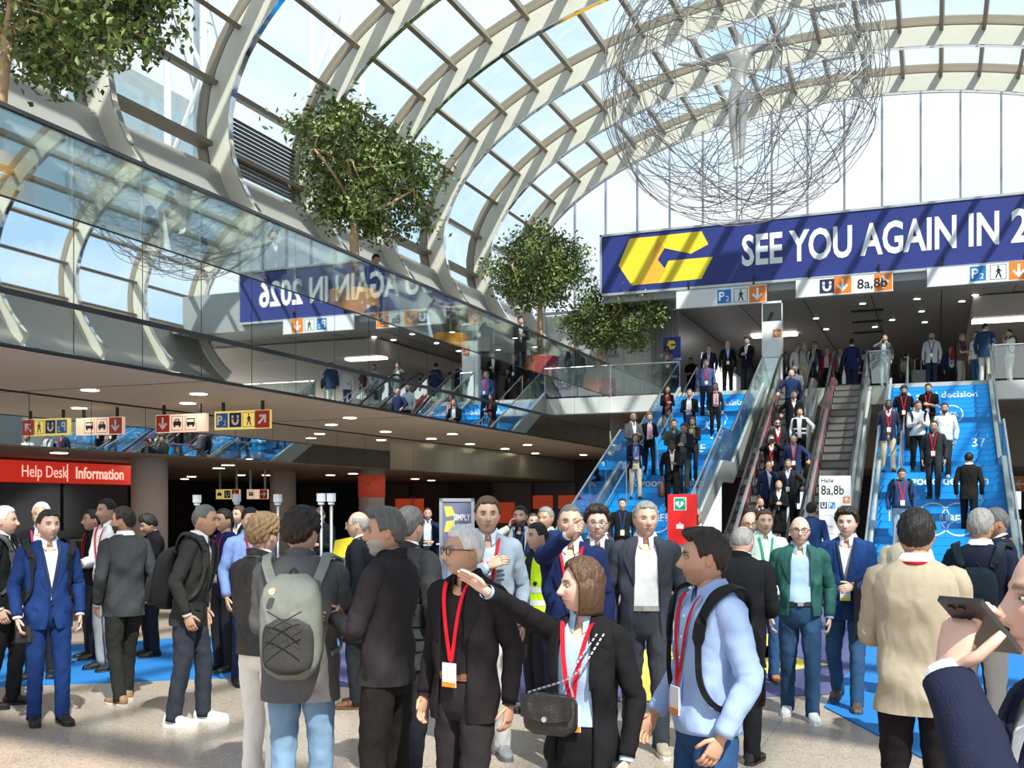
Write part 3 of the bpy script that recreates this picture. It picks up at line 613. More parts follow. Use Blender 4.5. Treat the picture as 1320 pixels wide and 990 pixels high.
text_obj('lettering', 'Eingang', 0.07, GREYP, ht, (-0.25, -0.055, 1.4), depth=0.001); text_obj('lettering', 'Ausgang', 0.07, GREYP, ht, (-0.25, -0.055, 1.1), depth=0.001)
# defibrillator pillar
p = at(880, 650, 13.6); ad = tag(empty('defibrillator_pillar', (p.x, p.y, 0), YAW*0.4), 'bright red defibrillator cabinet with green heart sign', 'cabinet')
RB = mat('aed_red', (0.80, 0.012, 0.008), 0.35)
MB().box((-0.185, -0.11, 1.30), (0.185, 0.11, 1.95)).build('cabinet', RB, ad); MB().box((-0.12, -0.08, 0), (0.12, 0.08, 1.30)).build('pedestal', GREYP, ad)
MB().box((-0.105, -0.116, 1.74), (0.055, -0.11, 1.91)).build('sign_border', WHITE, ad); MB().box((-0.095, -0.12, 1.75), (0.045, -0.115, 1.90)).build('green_sign', mat('aed_green', (0.0, 0.30, 0.16), 0.4), ad)
hh = [(0.055*1.0*(16*math.sin(q)**3)/16, 0.05*(13*math.cos(q)-5*math.cos(2*q)-2*math.cos(3*q)-math.cos(4*q))/16) for q in np.linspace(0, 2*PI, 25)[:-1]]
MB().prism([(-0.03+x, -0.124, 1.82+z) for x, z in hh], (0, 0.003, 0)).build('heart', WHITE, ad); MB().prism([(-0.035, -0.128, 1.85), (-0.01, -0.128, 1.85), (-0.025, -0.128, 1.825), (-0.01, -0.128, 1.825), (-0.045, -0.128, 1.78), (-0.03, -0.128, 1.815), (-0.045, -0.128, 1.815)], (0, 0.003, 0)).build('bolt', mat('aed_green', (0, .3, .16)), ad)
MB().box((0.02, -0.124, 1.875), (0.04, -0.12, 1.88)).box((0.0275, -0.124, 1.8675), (0.0325, -0.12, 1.8875)).build('cross', WHITE, ad); MB().box((-0.075, -0.115, 1.50), (0.02, -0.11, 1.56)).build('kit_symbol', WHITE, ad); MB().box((-0.04, -0.115, 1.565), (-0.015, -0.11, 1.58)).build('kit_handle', WHITE, ad)
MB().box((0.186, -0.02, 1.55), (0.20, 0.02, 1.68)).build('handle', BLACK, ad)
# poster stand
p = at(589, 650, 19.5); ps = tag(empty('poster_stand', (p.x, p.y, 0), YAW), 'silver framed poster stand with yellow emblem reading SIMPLY', 'poster stand')
MB().box((-0.30, -0.02, 0.05), (0.30, 0.02, 1.9)).build('poster', mat('poster_grey', (0.16, 0.17, 0.26), 0.5), ps)
MB().box((-0.33, -0.04, 0), (-0.27, 0.04, 1.93)).box((0.27, -0.04, 0), (0.33, 0.04, 1.93)).box((-0.33, -0.04, 1.87), (0.33, 0.04, 1.93)).box((-0.33, -0.25, 0), (0.33, 0.25, 0.04)).build('frame', STEEL, ps)
for q in ([(-.24, 1.78), (-.1, 1.78), (-.03, 1.62), (-.2, 1.58)], [(-.2, 1.5), (-.03, 1.52), (-.1, 1.3), (-.24, 1.3)]): MB().prism([(x, -0.025, z) for x, z in q], (0, .003, 0)).build('emblem_shape', CARPETY, ps)
text_obj('lettering', 'SIMPLY', 0.16, WHITE, ps, (-0.06, -0.025, 1.52), bold=0.004, xs=0.62, depth=0.001); text_obj('lettering', 'NAVIGATE', 0.13, WHITE, ps, (-0.06, -0.025, 1.36), bold=0.003, xs=0.55, depth=0.001)
# help desk: red fascia sign, counter, barrier posts
hd = tag(empty('help_desk_sign', (-17.7, 8.0, 2.28)), 'long red backlit sign reading Help Desk and Information', 'sign')
MB().box((-0.06, 0, 0), (0.0, 12.2, 0.46)).build('panel', REDGLOW, hd)
PINKL = mat('sign_letter', (0.90, 0.62, 0.5), 0.5, emit=0.5)
y_a = atX(27, 610, -17.7).y-8; y_b = atX(97, 610, -17.7).y-8
y_e = atX(87, 610, -17.7).y-8; me = text_mesh('Help Desk', 0.36, depth=0.002); w_ = max(v.co.x for v in me.vertices); bpy.data.meshes.remove(me)
text_obj('lettering', 'Help Desk', 0.36, PINKL, hd, (0.006, y_a, 0.12), rot=(PI/2, 0, PI/2), depth=0.002, xs=(y_e-y_a)/w_); text_obj('lettering', 'Information', 0.36, PINKL, hd, (0.006, y_b, 0.12), rot=(PI/2, 0, PI/2), depth=0.002, bold=0.008, xs=(y_e-y_a)/w_*1.08)
MB().box((0.0, y_b-0.24, 0.04), (0.006, y_b-0.21, 0.42)).build('divider', PINKL, hd)
hc = tag(empty('help_desk_counter', (-17.6, 14.0, 0)), 'dark help desk counter under the red sign', 'counter'); MB().box((-0.6, -5, 0), (0.0, 5.5, 1.0)).build('body', DARKWALL, hc); MB().box((-0.65, -5, 1.0), (0.08, 5.5, 1.05)).build('worktop', mat('counter_top', (0.25, 0.24, 0.22), 0.25), hc)
for k in range(5): MB().box((-0.62, -4.6+2.1*k, 1.05), (-0.58, -2.6+2.1*k, 2.28)).build('screen_panel', mat('dark_glass', (0.05, 0.055, 0.06), 0.1), hc)
def post(u, v, t, lab):
    p = at(u, 650, t); zt = EYE+(HZ-v)/FPX*t
    o = tag(empty('barrier_post', (p.x, p.y, 0)), lab, 'post', 'silver posts by the counters'); MB().tube([(0, 0, 0), (0, 0, zt-0.12)], 0.022, 10).build('pole', STEEL, o, smooth=True); MB().box((-0.03, -0.03, zt-0.15), (0.03, 0.03, zt-0.11)).box((-0.045, -0.04, zt-0.11), (0.045, 0.04, zt)).build('head', mat('post_head', (0.7, 0.7, 0.7), 0.4), o)
for u, v, t, l in ((254, 638, 15, 'slim silver post behind the man with the black backpack'), (305, 637, 15, 'slim silver post under the distant yellow sign'), (358, 637, 14.5, 'slim silver post beside the dim column'), (414, 636, 14, 'slim silver post, left of the pair by the steel counter'), (427, 636, 14, 'slim silver post, right of the pair by the steel counter')): post(u, v, t, l)
p = at(432, 650, 15.5); ct = tag(empty('steel_counter', (p.x, p.y, 0), YAW), 'steel counter with orange leaflets behind the pair of silver posts', 'counter')
MB().box((-0.75, -0.3, 0), (0.75, 0.3, 1.0)).build('body', STEEL, ct); MB().box((-0.8, -0.35, 1.0), (0.8, 0.35, 1.04)).build('worktop', STEEL, ct)
for k, (z, m) in enumerate(((0.85, ORANGE), (0.72, SIGNBLUE), (0.6, ORANGE), (0.45, SIGNBLUE))): MB().box((0.0, -0.315, z-0.05), (0.28, -0.30, z+0.05)).build('leaflet', m, ct)
tag(MB().prism([(p.x-0.05, p.y, 1.04), (p.x+0.35, p.y, 1.04), (p.x+0.42, p.y, 1.36), (p.x, p.y, 1.28)], (0, 0.03, 0)).build('display_card', YELLOW), 'yellow display card on the steel counter', 'card')
p = at(665, 690, 20); rl = tag(empty('desk_rail', (p.x-2.6, p.y, 0), YAW), 'low white rail behind the black-bearded man group', 'rail'); MB().box((0, -0.02, 1.0), (1.6, 0.02, 1.06)).build('bar', WHITEP, rl)
for x in (0.05, 1.55): MB().box((x-0.02, -0.02, 0), (x+0.02, 0.02, 1.0)).build('post', STEEL, rl)

# ---- lamps
lamp_mesh = None
def downlight(x, y, z, lab, grp, mtl=LAMP, r=0.11):
    o = tag(empty('ceiling_light', (x, y, z)), lab, 'light', grp)
    MB().cyl((0, 0, -0.012), r*1.15, 0.02, 18).build('trim_ring', WHITEP, o); MB().cyl((0, 0, -0.02), r, 0.012, 18).build('lens', mtl, o)
# positions recovered from the picture by projecting on the soffit planes
for i, (u, v) in enumerate([(116, 502), (256, 507), (242, 519), (106, 527), (451, 538), (497, 556), (583, 559), (556, 565), (606, 572), (651, 578), (680, 573), (690, 584), (752, 586), (427, 547), (384, 561)]):
    p = atZ(u, v, ZS); downlight(p.x, p.y, ZS, 'small warm recessed light in the gallery soffit', 'recessed lights in the gallery soffit', r=0.14)
for i, (u, v) in enumerate([(76, 583), (192, 597), (282, 603), (294, 599), (238, 617), (247, 614), (360, 609), (344, 612), (310, 612), (426, 612), (455, 610), (295, 622), (535, 617), (556, 619), (640, 623), (700, 622)]):
    p = atZ(u, min(v, 628), ZF); downlight(p.x, p.y, ZF, 'small recessed light in the dark inner ceiling', 'recessed lights in the inner ceiling', r=0.15)
for i, (u, v) in enumerate([(1052, 410), (1112, 391), (1176, 368), (1182, 385), (1188, 401), (1192, 415), (1065, 424), (1128, 421), (1085, 378), (1240, 388), (1257, 380), (1150, 412)]):
    p = atZ(u, v, 8.84); downlight(p.x, p.y, 8.84, 'small recessed light in the dark upper ceiling', 'recessed lights in the upper ceiling', LAMPC, 0.10)
p = atZ(1290, 412, 8.08); tag(MB().box((p.x-0.9, p.y-0.25, 8.02), (p.x+0.9, p.y+0.25, 8.1)).build('ceiling_panel_light', mat('panel_lamp', (1, 0.97, 0.93), 0.5, emit=3.0)), 'large rectangular light panel above the right staircase head', 'light')
p = atZ(998, 432, 8.8); tag(MB().box((p.x-0.9, p.y-0.3, 8.76), (p.x+0.9, p.y+0.3, 8.84)).build('ceiling_panel_light', MATS['panel_lamp']), 'large rectangular light panel behind the white sign pillar', 'light')

# ---- wire sphere sculpture with figure
SC_, SR_ = Vector((-3.5, 20.4, 10.1)), 2.75
ws = tag(empty('wire_sphere_sculpture', SC_), 'hanging tangled wire sphere with a silver figure inside', 'sculpture')
rw = np.random.default_rng(3); m = MB(); th = np.linspace(0, 2*PI, 56, endpoint=False)
for k in range(78):
    n = unit(rw.normal(size=3)); a = unit(np.cross(n, [0.3, 0.5, 0.8])); b = np.cross(n, a)
    big = k < 40; off = rw.uniform(-0.55, 0.55) if big else rw.uniform(-0.93, 0.93); rr = math.sqrt(1-off*off)*rw.uniform(0.9, 1.0)
    wob = 1+0.07*np.sin(2*th+rw.uniform(0, 6))+0.05*np.sin(3*th+rw.uniform(0, 6))
    P = np.outer(np.cos(th)*rr*wob, a)+np.outer(np.sin(th)*rr*wob, b)+n*off+np.outer(0.06*np.sin(4*th+rw.uniform(0, 6)), n)
    P = P/np.maximum(1, np.linalg.norm(P, axis=1))[:, None]*SR_*(1 if big else rw.uniform(0.8, 1))
    m.tube(P, 0.0068 if k % 5 else 0.010, 4, closed_path=True)
wo = m.build('wires', mat('wire_steel', (0.34, 0.32, 0.30), 0.4, 0.5), ws, smooth=True); wo['kind'] = 'stuff'
MB().tube([(0.1, 0, SR_*0.9), (0.1, 0, 5.15)], 0.012, 6).build('suspension_cable', STEEL, ws)
# figure: one skinned body, arms spread
bm = bmesh.new(); sv = {}
J = {'pel': (0, 0, -0.25, .17), 'bel': (0.02, 0, 0.05, .155), 'che': (0.03, 0, 0.38, .21), 'nk': (0.02, 0, 0.60, .07), 'hd': (0.02, -.02, 0.80, .12), 'ht': (0.02, 0, 0.92, .08),
     'ls': (-.27, 0, .50, .10), 'le': (-.65, 0, .40, .07), 'lh': (-1.0, 0, .42, .05), 'lf': (-1.2, 0, .46, .03), 'rs': (.30, 0, .50, .10), 're': (.66, -.05, .62, .07), 'rh': (.95, -.1, .85, .05), 'rf': (1.05, -.1, 1.05, .03),
     'lk': (-.10, 0, -.95, .10), 'la': (-.05, 0, -1.6, .06), 'lt': (-.05, -.1, -1.8, .04), 'lhp': (-.10, 0, -.42, .14), 'rhp': (.10, 0, -.42, .14), 'rk': (.08, 0, -.95, .10), 'ra': (.06, .02, -1.6, .06), 'rt': (.06, -.08, -1.8, .04)}
for k_, j in J.items(): sv[k_] = bm.verts.new(j[:3])
for a, b in (('pel', 'bel'), ('bel', 'che'), ('che', 'nk'), ('nk', 'hd'), ('hd', 'ht'), ('che', 'ls'), ('ls', 'le'), ('le', 'lh'), ('lh', 'lf'), ('che', 'rs'), ('rs', 're'), ('re', 'rh'), ('rh', 'rf'), ('pel', 'lhp'), ('lhp', 'lk'), ('lk', 'la'), ('la', 'lt'), ('pel', 'rhp'), ('rhp', 'rk'), ('rk', 'ra'), ('ra', 'rt')): bm.edges.new((sv[a], sv[b]))
me = bpy.data.meshes.new('figure'); bm.to_mesh(me); bm.free(); fo = bpy.data.objects.new('figure', me); C.objects.link(fo); fo.parent = ws; fo.location = (-0.05, 0, 0.05)
fo.modifiers.new('Skin', 'SKIN'); sub = fo.modifiers.new('Sub', 'SUBSURF'); sub.levels = sub.render_levels = 2
for v_, j in zip(me.skin_vertices[0].data, J.values()): v_.radius = (j[3], j[3]*0.85)
me.skin_vertices[0].data[0].use_root = True
me.materials.append(mat('figure_silver', (0.55, 0.53, 0.50), 0.3, 0.7, bump=0.3, bscale=20)); fo['label'] = 'silver figure with outstretched arms'
MB().tube([(0.0, 0, -1.7), (0.02, 0, -SR_)], 0.012, 6).build('support_wire', STEEL, ws)

# ---- trees in planters
BARK = mat('bark', (0.50, 0.34, 0.19), 0.8, noise=0.3, nscale=14, bump=0.5, bscale=30)
def leaf_mat(i):
    m = mat('leaf_%d' % i, [(0.06, 0.10, 0.02), (0.12, 0.18, 0.035), (0.22, 0.27, 0.075)][i], 0.5); b = m.node_tree.nodes['Principled BSDF']
    return m
LEAF = [leaf_mat(i) for i in range(3)]
def tree(loc, trunk_h, crown, lab, seed, nleaf, lean=(0, 0)):
    r = np.random.default_rng(seed); o = tag(empty('potted_tree', loc), lab, 'tree', None); bk = MB(); tips = []
    cx, cy, cz, rx, ry, rz = crown
    def limb(p, q, r0, r1, depth):
        p, q = np.array(p, float), np.array(q, float); mid = (p+q)/2+r.normal(size=3)*0.10*np.linalg.norm(q-p)
        path = smooth_path([p, mid, q], 4); bk.tube(path, np.linspace(r0, r1, len(path)), 7 if depth < 2 else 5, noise=0.06, seed=seed+depth)
        if depth >= 3: tips.append((q, path[len(path)//2])); return
        n = (4, 3, 3)[depth] if depth else 6
        for i in range(n):
            while True:
                d = r.normal(size=3)
                if np.linalg.norm(d) < 1.9: break
            d = unit(d); t = np.array([cx+rx*d[0]*r.uniform(.75, 1.05), cy+ry*d[1]*r.uniform(.75, 1.05), cz+rz*d[2]*r.uniform(.7, 1.05)])
            if depth == 0: a = 2*PI*i/n+r.uniform(-.3, .3); t = np.array([cx+rx*.95*math.cos(a), cy+ry*.95*math.sin(a), cz+rz*r.uniform(-.45, .75)]); e = q+(t-q)*0.62
            else:
                e = q+(t-q)*(0.55 if depth == 1 else 0.6)
            limb(q, e, r1*(0.75 if depth else 0.7), r1*0.38, depth+1)
    top = np.array([lean[0], lean[1], trunk_h])
    bk.tube(smooth_path([(0, 0, 0), (lean[0]*0.4, lean[1]*0.4, trunk_h*0.5), top], 5), np.linspace(0.12, 0.085, 11), 10, noise=0.08, seed=seed)
    limb(top-np.array([0, 0, 0.05]), top+np.array([0, 0, 0.25]), 0.085, 0.06, 0)
    bk.build('trunk', BARK, o, smooth=True)
    per = max(8, nleaf//max(1, len(tips))); Vs, Fs, Ms = [], [], []
    base = 0
    for q, mid in tips:
        n = per; c = np.where(r.random((n, 1)) < 0.6, q, mid+(q-mid)*r.random((n, 1)))+r.normal(size=(n, 3))*np.array([0.24, 0.24, 0.15])
        d = r.normal(size=(n, 3))+np.array([0, 0, -0.25]); d /= np.linalg.norm(d, axis=1)[:, None]; s = np.cross(d, r.normal(size=(n, 3))); s /= np.linalg.norm(s, axis=1)[:, None]
        L = r.uniform(.10, .17, (n, 1)); W = L*0.25; nn = np.cross(d, s)*L*0.10
        quad = np.stack([c, c+d*L*.5+s*W-nn, c+d*L, c+d*L*.5-s*W-nn], 1); Vs.append(quad.reshape(-1, 3)); mi = r.integers(0, 3, n)
        for i in range(n): Fs.append((base+4*i, base+4*i+1, base+4*i+2, base+4*i+3)); Ms.append(int(mi[i]))
        base += 4*n
    f = MB(); f.V = Vs; f.F = Fs; f.M = Ms; f.n = base; fo = f.build('foliage', LEAF, o); fo['kind'] = 'stuff'
    return o
def planter(loc, r, h, cols, lab, txt, ang_):
    o = tag(empty('planter', loc), lab, 'planter', None); n = 40; R = []
    for rr, zt in ((r*.93, 0), (r*.97, 0.03), (r, h*.5), (r, h-.03), (r*.985, h), (r*.93, h), (r*.92, h-.08)): R.append([(rr*math.cos(q), rr*math.sin(q), zt) for q in np.linspace(0, 2*PI, n, endpoint=False)])
    m = mat('planter_'+lab[:14], cols[0], 0.4); nt_ = m.node_tree; b = nt_.nodes['Principled BSDF']; t = nt_.nodes.new('ShaderNodeTexCoord'); sp = nt_.nodes.new('ShaderNodeSeparateXYZ'); rp_ = nt_.nodes.new('ShaderNodeValToRGB')
    rp_.color_ramp.elements[0].color = tuple(cols[0])+(1,); rp_.color_ramp.elements[1].color = tuple(cols[1])+(1,); nt_.links.new(t.outputs['Generated'], sp.inputs[0]); nt_.links.new(sp.outputs[0], rp_.inputs[0]); nt_.links.new(rp_.outputs[0], b.inputs['Base Color'])
    MB().loft(np.array(R)).build('pot', m, o, smooth=False); MB().cyl((0, 0, h-.1), r*.92, .03, 24).build('soil', mat('soil', (0.05, 0.035, 0.025), 0.95, bump=.6), o)
    for s_, sz, z, b_ in txt: 
        me = text_mesh(s_, sz, bold=b_, depth=0.0); me.materials.clear(); me.materials.append(WHITE)
        for v in me.vertices:
            q = ang_+v.co.x/r; zz_ = z+v.co.y; v.co = ((r+.006)*math.cos(q), (r+.006)*math.sin(q), zz_)
        t_ = bpy.data.objects.new('lettering', me); C.objects.link(t_); t_.parent = o
TY = [(-11.15, 9.75), (-11.2, 18.75), (-11.0, 29.2), (-10.9, 34.95)]
OR1, OR2, PK = (0.75, 0.30, 0.02), (0.85, 0.40, 0.03), (0.75, 0.04, 0.16)
planter((TY[0][0], TY[0][1], ZL), 0.5, 0.72, (OR1, OR2), 'amber round planter at the left edge of the gallery', [('Messe', .12, .42, .0), ('Düsseldorf', .12, .28, .0)], -1.0)
planter((TY[1][0], TY[1][1], ZL), 0.52, 0.75, (OR2, OR1), 'amber round planter behind the gallery glass', [('TT', .5, .12, .01)], -0.75)
planter((TY[2][0], TY[2][1], ZL), 0.55, 0.75, (OR1, PK), 'pink and orange round planter on the gallery', [('TT', .5, .12, .01)], -0.9)
planter((TY[3][0], TY[3][1], ZL), 0.55, 0.72, (OR1, PK), 'pink and orange round planter at the landing corner', [('>', .4, .15, .01)], -0.8)
planter((-11.3, 23.6, ZL), 0.42, 0.6, (OR2, OR1), 'small amber planter with red flowers on the gallery', [('Messe', .1, .3, .0), ('Düsseldorf', .1, .18, .0)], -0.9)
tree((TY[0][0], TY[0][1], ZL+.6), 1.5, (0.6, 0.7, 2.7, 1.9, 2.3, 1.75), 'leafy potted tree at the left edge of the picture', 11, 9500, (0.1, 0.1))
tree((TY[1][0], TY[1][1], ZL+.6), 1.6, (0.15, 0.3, 2.85, 1.9, 2.5, 1.8), 'leafy potted tree in the middle of the gallery, largest crown', 21, 10500)
tree((TY[2][0], TY[2][1], ZL+.6), 1.7, (0.0, -0.2, 2.8, 1.8, 2.2, 1.75), 'leafy potted tree beside the pink gallery planter', 34, 9000)
tree((TY[3][0], TY[3][1], ZL+.6), 1.5, (0.7, -0.30, 2.25, 2.5, 0.8, 1.5), 'leafy potted tree at the landing corner by the left staircase', 45, 9000)
fl_ = tag(empty('potted_flowers', (-11.3, 23.6, ZL+.52)), 'red flowers with green leaves in the small amber planter', 'flowers'); m1, m2 = MB(), MB(); rr = np.random.default_rng(5)
for k in range(40):
    a, t_ = rr.uniform(0, 6.28), rr.uniform(.1, .38); tip = (t_*math.cos(a), t_*math.sin(a), rr.uniform(.35, .62)); s_ = np.array([-math.sin(a), math.cos(a), 0])*.03
    b = np.array([tip[0]*.3, tip[1]*.3, 0]); md = (b+np.array(tip))/2+np.array([0, 0, .1]); m1.add([b-s_, b+s_, md+s_, md-s_, tip], [(0, 1, 2, 3), (3, 2, 4)])
for k in range(16):
    a, t_ = rr.uniform(0, 6.28), rr.uniform(.05, .34); c = np.array([t_*math.cos(a), t_*math.sin(a), rr.uniform(.55, .8)])
    m1.tube([(c[0]*.4, c[1]*.4, 0), c], .008, 4)
    for j in range(6):
        q = j*PI/3; d = np.array([math.cos(q), math.sin(q), .5])*.10; s_ = np.array([-math.sin(q), math.cos(q), 0])*.035; m2.add([c, c+d*.5+s_, c+d, c+d*.5-s_], [(0, 1, 2, 3)])
m1.build('stems', LEAF[1], fl_)['kind'] = 'stuff'; m2.build('blooms', mat('bloom_red', (0.75, 0.03, 0.01), 0.5), fl_)['kind'] = 'stuff'

# ---- gallery furniture: bench and white kiosk front
kb = tag(empty('gallery_sign', (-12.6, 27.4, ZL)), 'white gallery sign board with orange arrow behind the glass', 'sign'); MB().box((-0.35, -0.05, 0), (0.35, 0.05, 1.5)).build('panel', WS, kb); icon(kb, 'Aor', -0.1, 1.0, .3, -.05)
for k, (y, lab) in enumerate(((24.9, 'dark slung gallery chair, nearer of the two'), (26.0, 'dark slung gallery chair, farther of the two'))):
    o = tag(empty('gallery_chair', (-11.6, y, ZL), 0.4), lab, 'chair', 'gallery chairs'); MB().prism([(-.3, -.35, .42), (.3, -.35, .42), (.3, .25, .36), (-.3, .25, .36)], (0, 0, .05)).build('seat', BLACK, o); MB().prism([(-.3, .22, .38), (.3, .22, .38), (.3, .5, 1.0), (-.3, .5, 1.0)], (0, .05, 0)).build('backrest', BLACK, o)
    for sx in (-.3, .3):
        MB().tube([(sx, -.4, 0), (sx, -.3, .45)], .018, 6).build('leg', STEEL, o); MB().tube([(sx, .4, 0), (sx, .2, .45)], .018, 6).build('leg', STEEL, o)
# ---- world outside the left flank: white lattice masts and a pale hall
og = tag(boxo('ground', (-90, -40, -0.6), (90, 140, -0.13), mat('outside_paving', (0.35, 0.35, 0.34), 0.9, noise=.1)), 'paved ground outside the hall', 'ground', kind='structure')
for y, lab in ((17.0, 'white steel lattice mast outside the glass, nearest'), (23.0, 'white steel lattice mast outside the glass, second'), (11.5, 'white steel lattice mast outside the glass, leftmost'), (30.0, 'white steel lattice mast outside the glass, farthest')):
    o = tag(empty('lattice_mast', (-18.6, y, 3.72)), lab, 'mast'); ms = mat('mast_white', (0.72, 0.73, 0.74), 0.4)
    for sx in (-.6, .6):
        for sy in (-.6, .6): MB().tube([(sx, sy, 0), (sx, sy, 14.4)], .10, 8).build('upright', ms, o)
    for k in range(6):
        for sx in (-.6, .6): MB().tube([(sx, -.6 if k % 2 else .6, 2.4*k), (sx, .6 if k % 2 else -.6, 2.4*k+2.4)], .06, 6).build('brace', ms, o)
        for sy in (-.6, .6): MB().tube([(-.6 if k % 2 else .6, sy, 2.4*k), (.6 if k % 2 else -.6, sy, 2.4*k+2.4)], .06, 6).build('brace', ms, o)
ob = tag(empty('exhibition_hall', (-22.5, 20, 0)), 'pale exhibition hall outside the left windows with bands of panes', 'building'); MB().box((-6, -18, 3.72), (0, 9, 15.0)).build('wall', mat('hall_wall', (0.30, 0.33, 0.34), 0.6, noise=.05, nscale=1), ob)
for k in range(8):
    for z in (6.0, 8.2, 10.4, 12.6): MB().box((0, -17+3.2*k, z), (0.06, -14.1+3.2*k, z+1.8)).build('window', mat('hall_window', (0.30, 0.38, 0.42), 0.08), ob)
# ============================================================ PEOPLE
def skin_material():
    m = bpy.data.materials.new('skin'); m.use_nodes = True; n = m.node_tree; b = n.nodes['Principled BSDF']
    a = n.nodes.new('ShaderNodeAttribute'); a.attribute_name = 'Col'; n.links.new(a.outputs['Color'], b.inputs['Base Color'])
    b.inputs['Roughness'].default_value = 0.5; b.inputs['Subsurface Weight'].default_value = 0.0
    t = n.nodes.new('ShaderNodeTexCoord'); z = n.nodes.new('ShaderNodeTexNoise'); z.inputs['Scale'].default_value = 160; bp = n.nodes.new('ShaderNodeBump'); bp.inputs['Strength'].default_value = 0.12; bp.inputs['Distance'].default_value = 0.004
    n.links.new(t.outputs['Object'], z.inputs['Vector']); n.links.new(z.outputs['Fac'], bp.inputs['Height']); n.links.new(bp.outputs[0], b.inputs['Normal']); return m
SKIN = skin_material()
def fab(c, kind='wool'):
    key = 'fabric_%s_%02x%02x%02x' % (kind, int(c[0]*255), int(c[1]*255), int(c[2]*255))
    if key in MATS: return MATS[key]
    m = bpy.data.materials.new(key); m.use_nodes = True; n = m.node_tree; b = n.nodes['Principled BSDF']; MATS[key] = m
    b.inputs['Roughness'].default_value = {'wool': .85, 'leather': .32, 'cotton': .8, 'denim': .9, 'nylon': .5}[kind]; b.inputs['Specular IOR Level'].default_value = .45 if kind == 'leather' else .10
    t = n.nodes.new('ShaderNodeTexCoord'); z = n.nodes.new('ShaderNodeTexNoise'); z.inputs['Scale'].default_value = 7; z.inputs['Detail'].default_value = 2; z.inputs['Distortion'].default_value = .35
    mp_ = n.nodes.new('ShaderNodeMapping'); mp_.inputs['Scale'].default_value = (1, 1, 0.55); mp_.inputs['Rotation'].default_value = (0.5, 0.3, 0)
    f = n.nodes.new('ShaderNodeTexNoise'); f.inputs['Scale'].default_value = 260
    ad_ = n.nodes.new('ShaderNodeMath'); ad_.operation = 'MULTIPLY_ADD'; ad_.inputs[1].default_value = .06
    bp = n.nodes.new('ShaderNodeBump'); bp.inputs['Strength'].default_value = .6 if kind != 'leather' else .95; bp.inputs['Distance'].default_value = .075
    n.links.new(t.outputs['Object'], mp_.inputs[0]); n.links.new(mp_.outputs[0], z.inputs['Vector']); n.links.new(t.outputs['Object'], f.inputs['Vector'])
    n.links.new(f.outputs['Fac'], ad_.inputs[0]); n.links.new(z.outputs['Fac'], ad_.inputs[2]); n.links.new(ad_.outputs[0], bp.inputs['Height']); n.links.new(bp.outputs[0], b.inputs['Normal'])
    mx = n.nodes.new('ShaderNodeMix'); mx.data_type = 'RGBA'; k = .22 if kind == 'denim' else .10
    mx.inputs['A'].default_value = tuple(x*(1-k) for x in c)+(1,); mx.inputs['B'].default_value = tuple(min(1, x*(1+k)) for x in c)+(1,); n.links.new(z.outputs['Fac'], mx.inputs['Factor']); n.links.new(mx.outputs['Result'], b.inputs['Base Color'])
    return m
def hairm(c):
    key = 'hair_%02x%02x%02x' % tuple(int(x*255) for x in c)
    if key in MATS: return MATS[key]
    m = mat(key, c, .45, noise=.4, nscale=60, spec=.35, bump=.6, bscale=90); n = m.node_tree; t = [q for q in n.nodes if q.type == 'TEX_COORD'][0]; mp_ = n.nodes.new('ShaderNodeMapping'); mp_.inputs['Scale'].default_value = (1, 1, .18); mp_.inputs['Rotation'].default_value = (.35, .2, 0); n.links.new(t.outputs['Object'], mp_.inputs[0])
    for q in n.nodes:
        if q.type == 'TEX_NOISE': n.links.new(mp_.outputs[0], q.inputs['Vector'])
    return m

def rotm(yaw=0, pitch=0, roll=0):
    return np.array(Matrix.Rotation(yaw, 3, 'Z') @ Matrix.Rotation(pitch, 3, 'X') @ Matrix.Rotation(roll, 3, 'Y'))
def head_point(th, ph, off=0.0):
    # th azimuth (0 = front, +left(x+)), ph polar from the crown; forward is -y
    x = .079*np.sin(ph)*np.sin(th); f = .097*np.sin(ph)*np.cos(th); z = .116*np.cos(ph)
    low = np.clip(-z/.116, 0, 1)
    x = x*(1-.30*low**1.6); back = np.clip(-f/.097, 0, 1)
    f = np.where(f < 0, f*(1-.30*np.clip(low*1.3, 0, 1)), f); f = np.where(f > 0, f*(1-.05*np.clip(1-abs(z)/.116, 0, 1)), f)
    f = f+.012*low*(np.cos(th) > 0)*np.cos(th)
    x = np.sign(x)*np.abs(x)**.96*(.076**.04)
    if off is not None:
        r = np.sqrt((x/.076)**2+(f/.097)**2+(z/.116)**2)+1e-9
        nx, nf, nz_ = x/.076**2, f/.097**2, z/.116**2; l = np.sqrt(nx**2+nf**2+nz_**2)+1e-9
        x, f, z = x+off*nx/l, f+off*nf/l, z+off*nz_/l
    return x, f, z
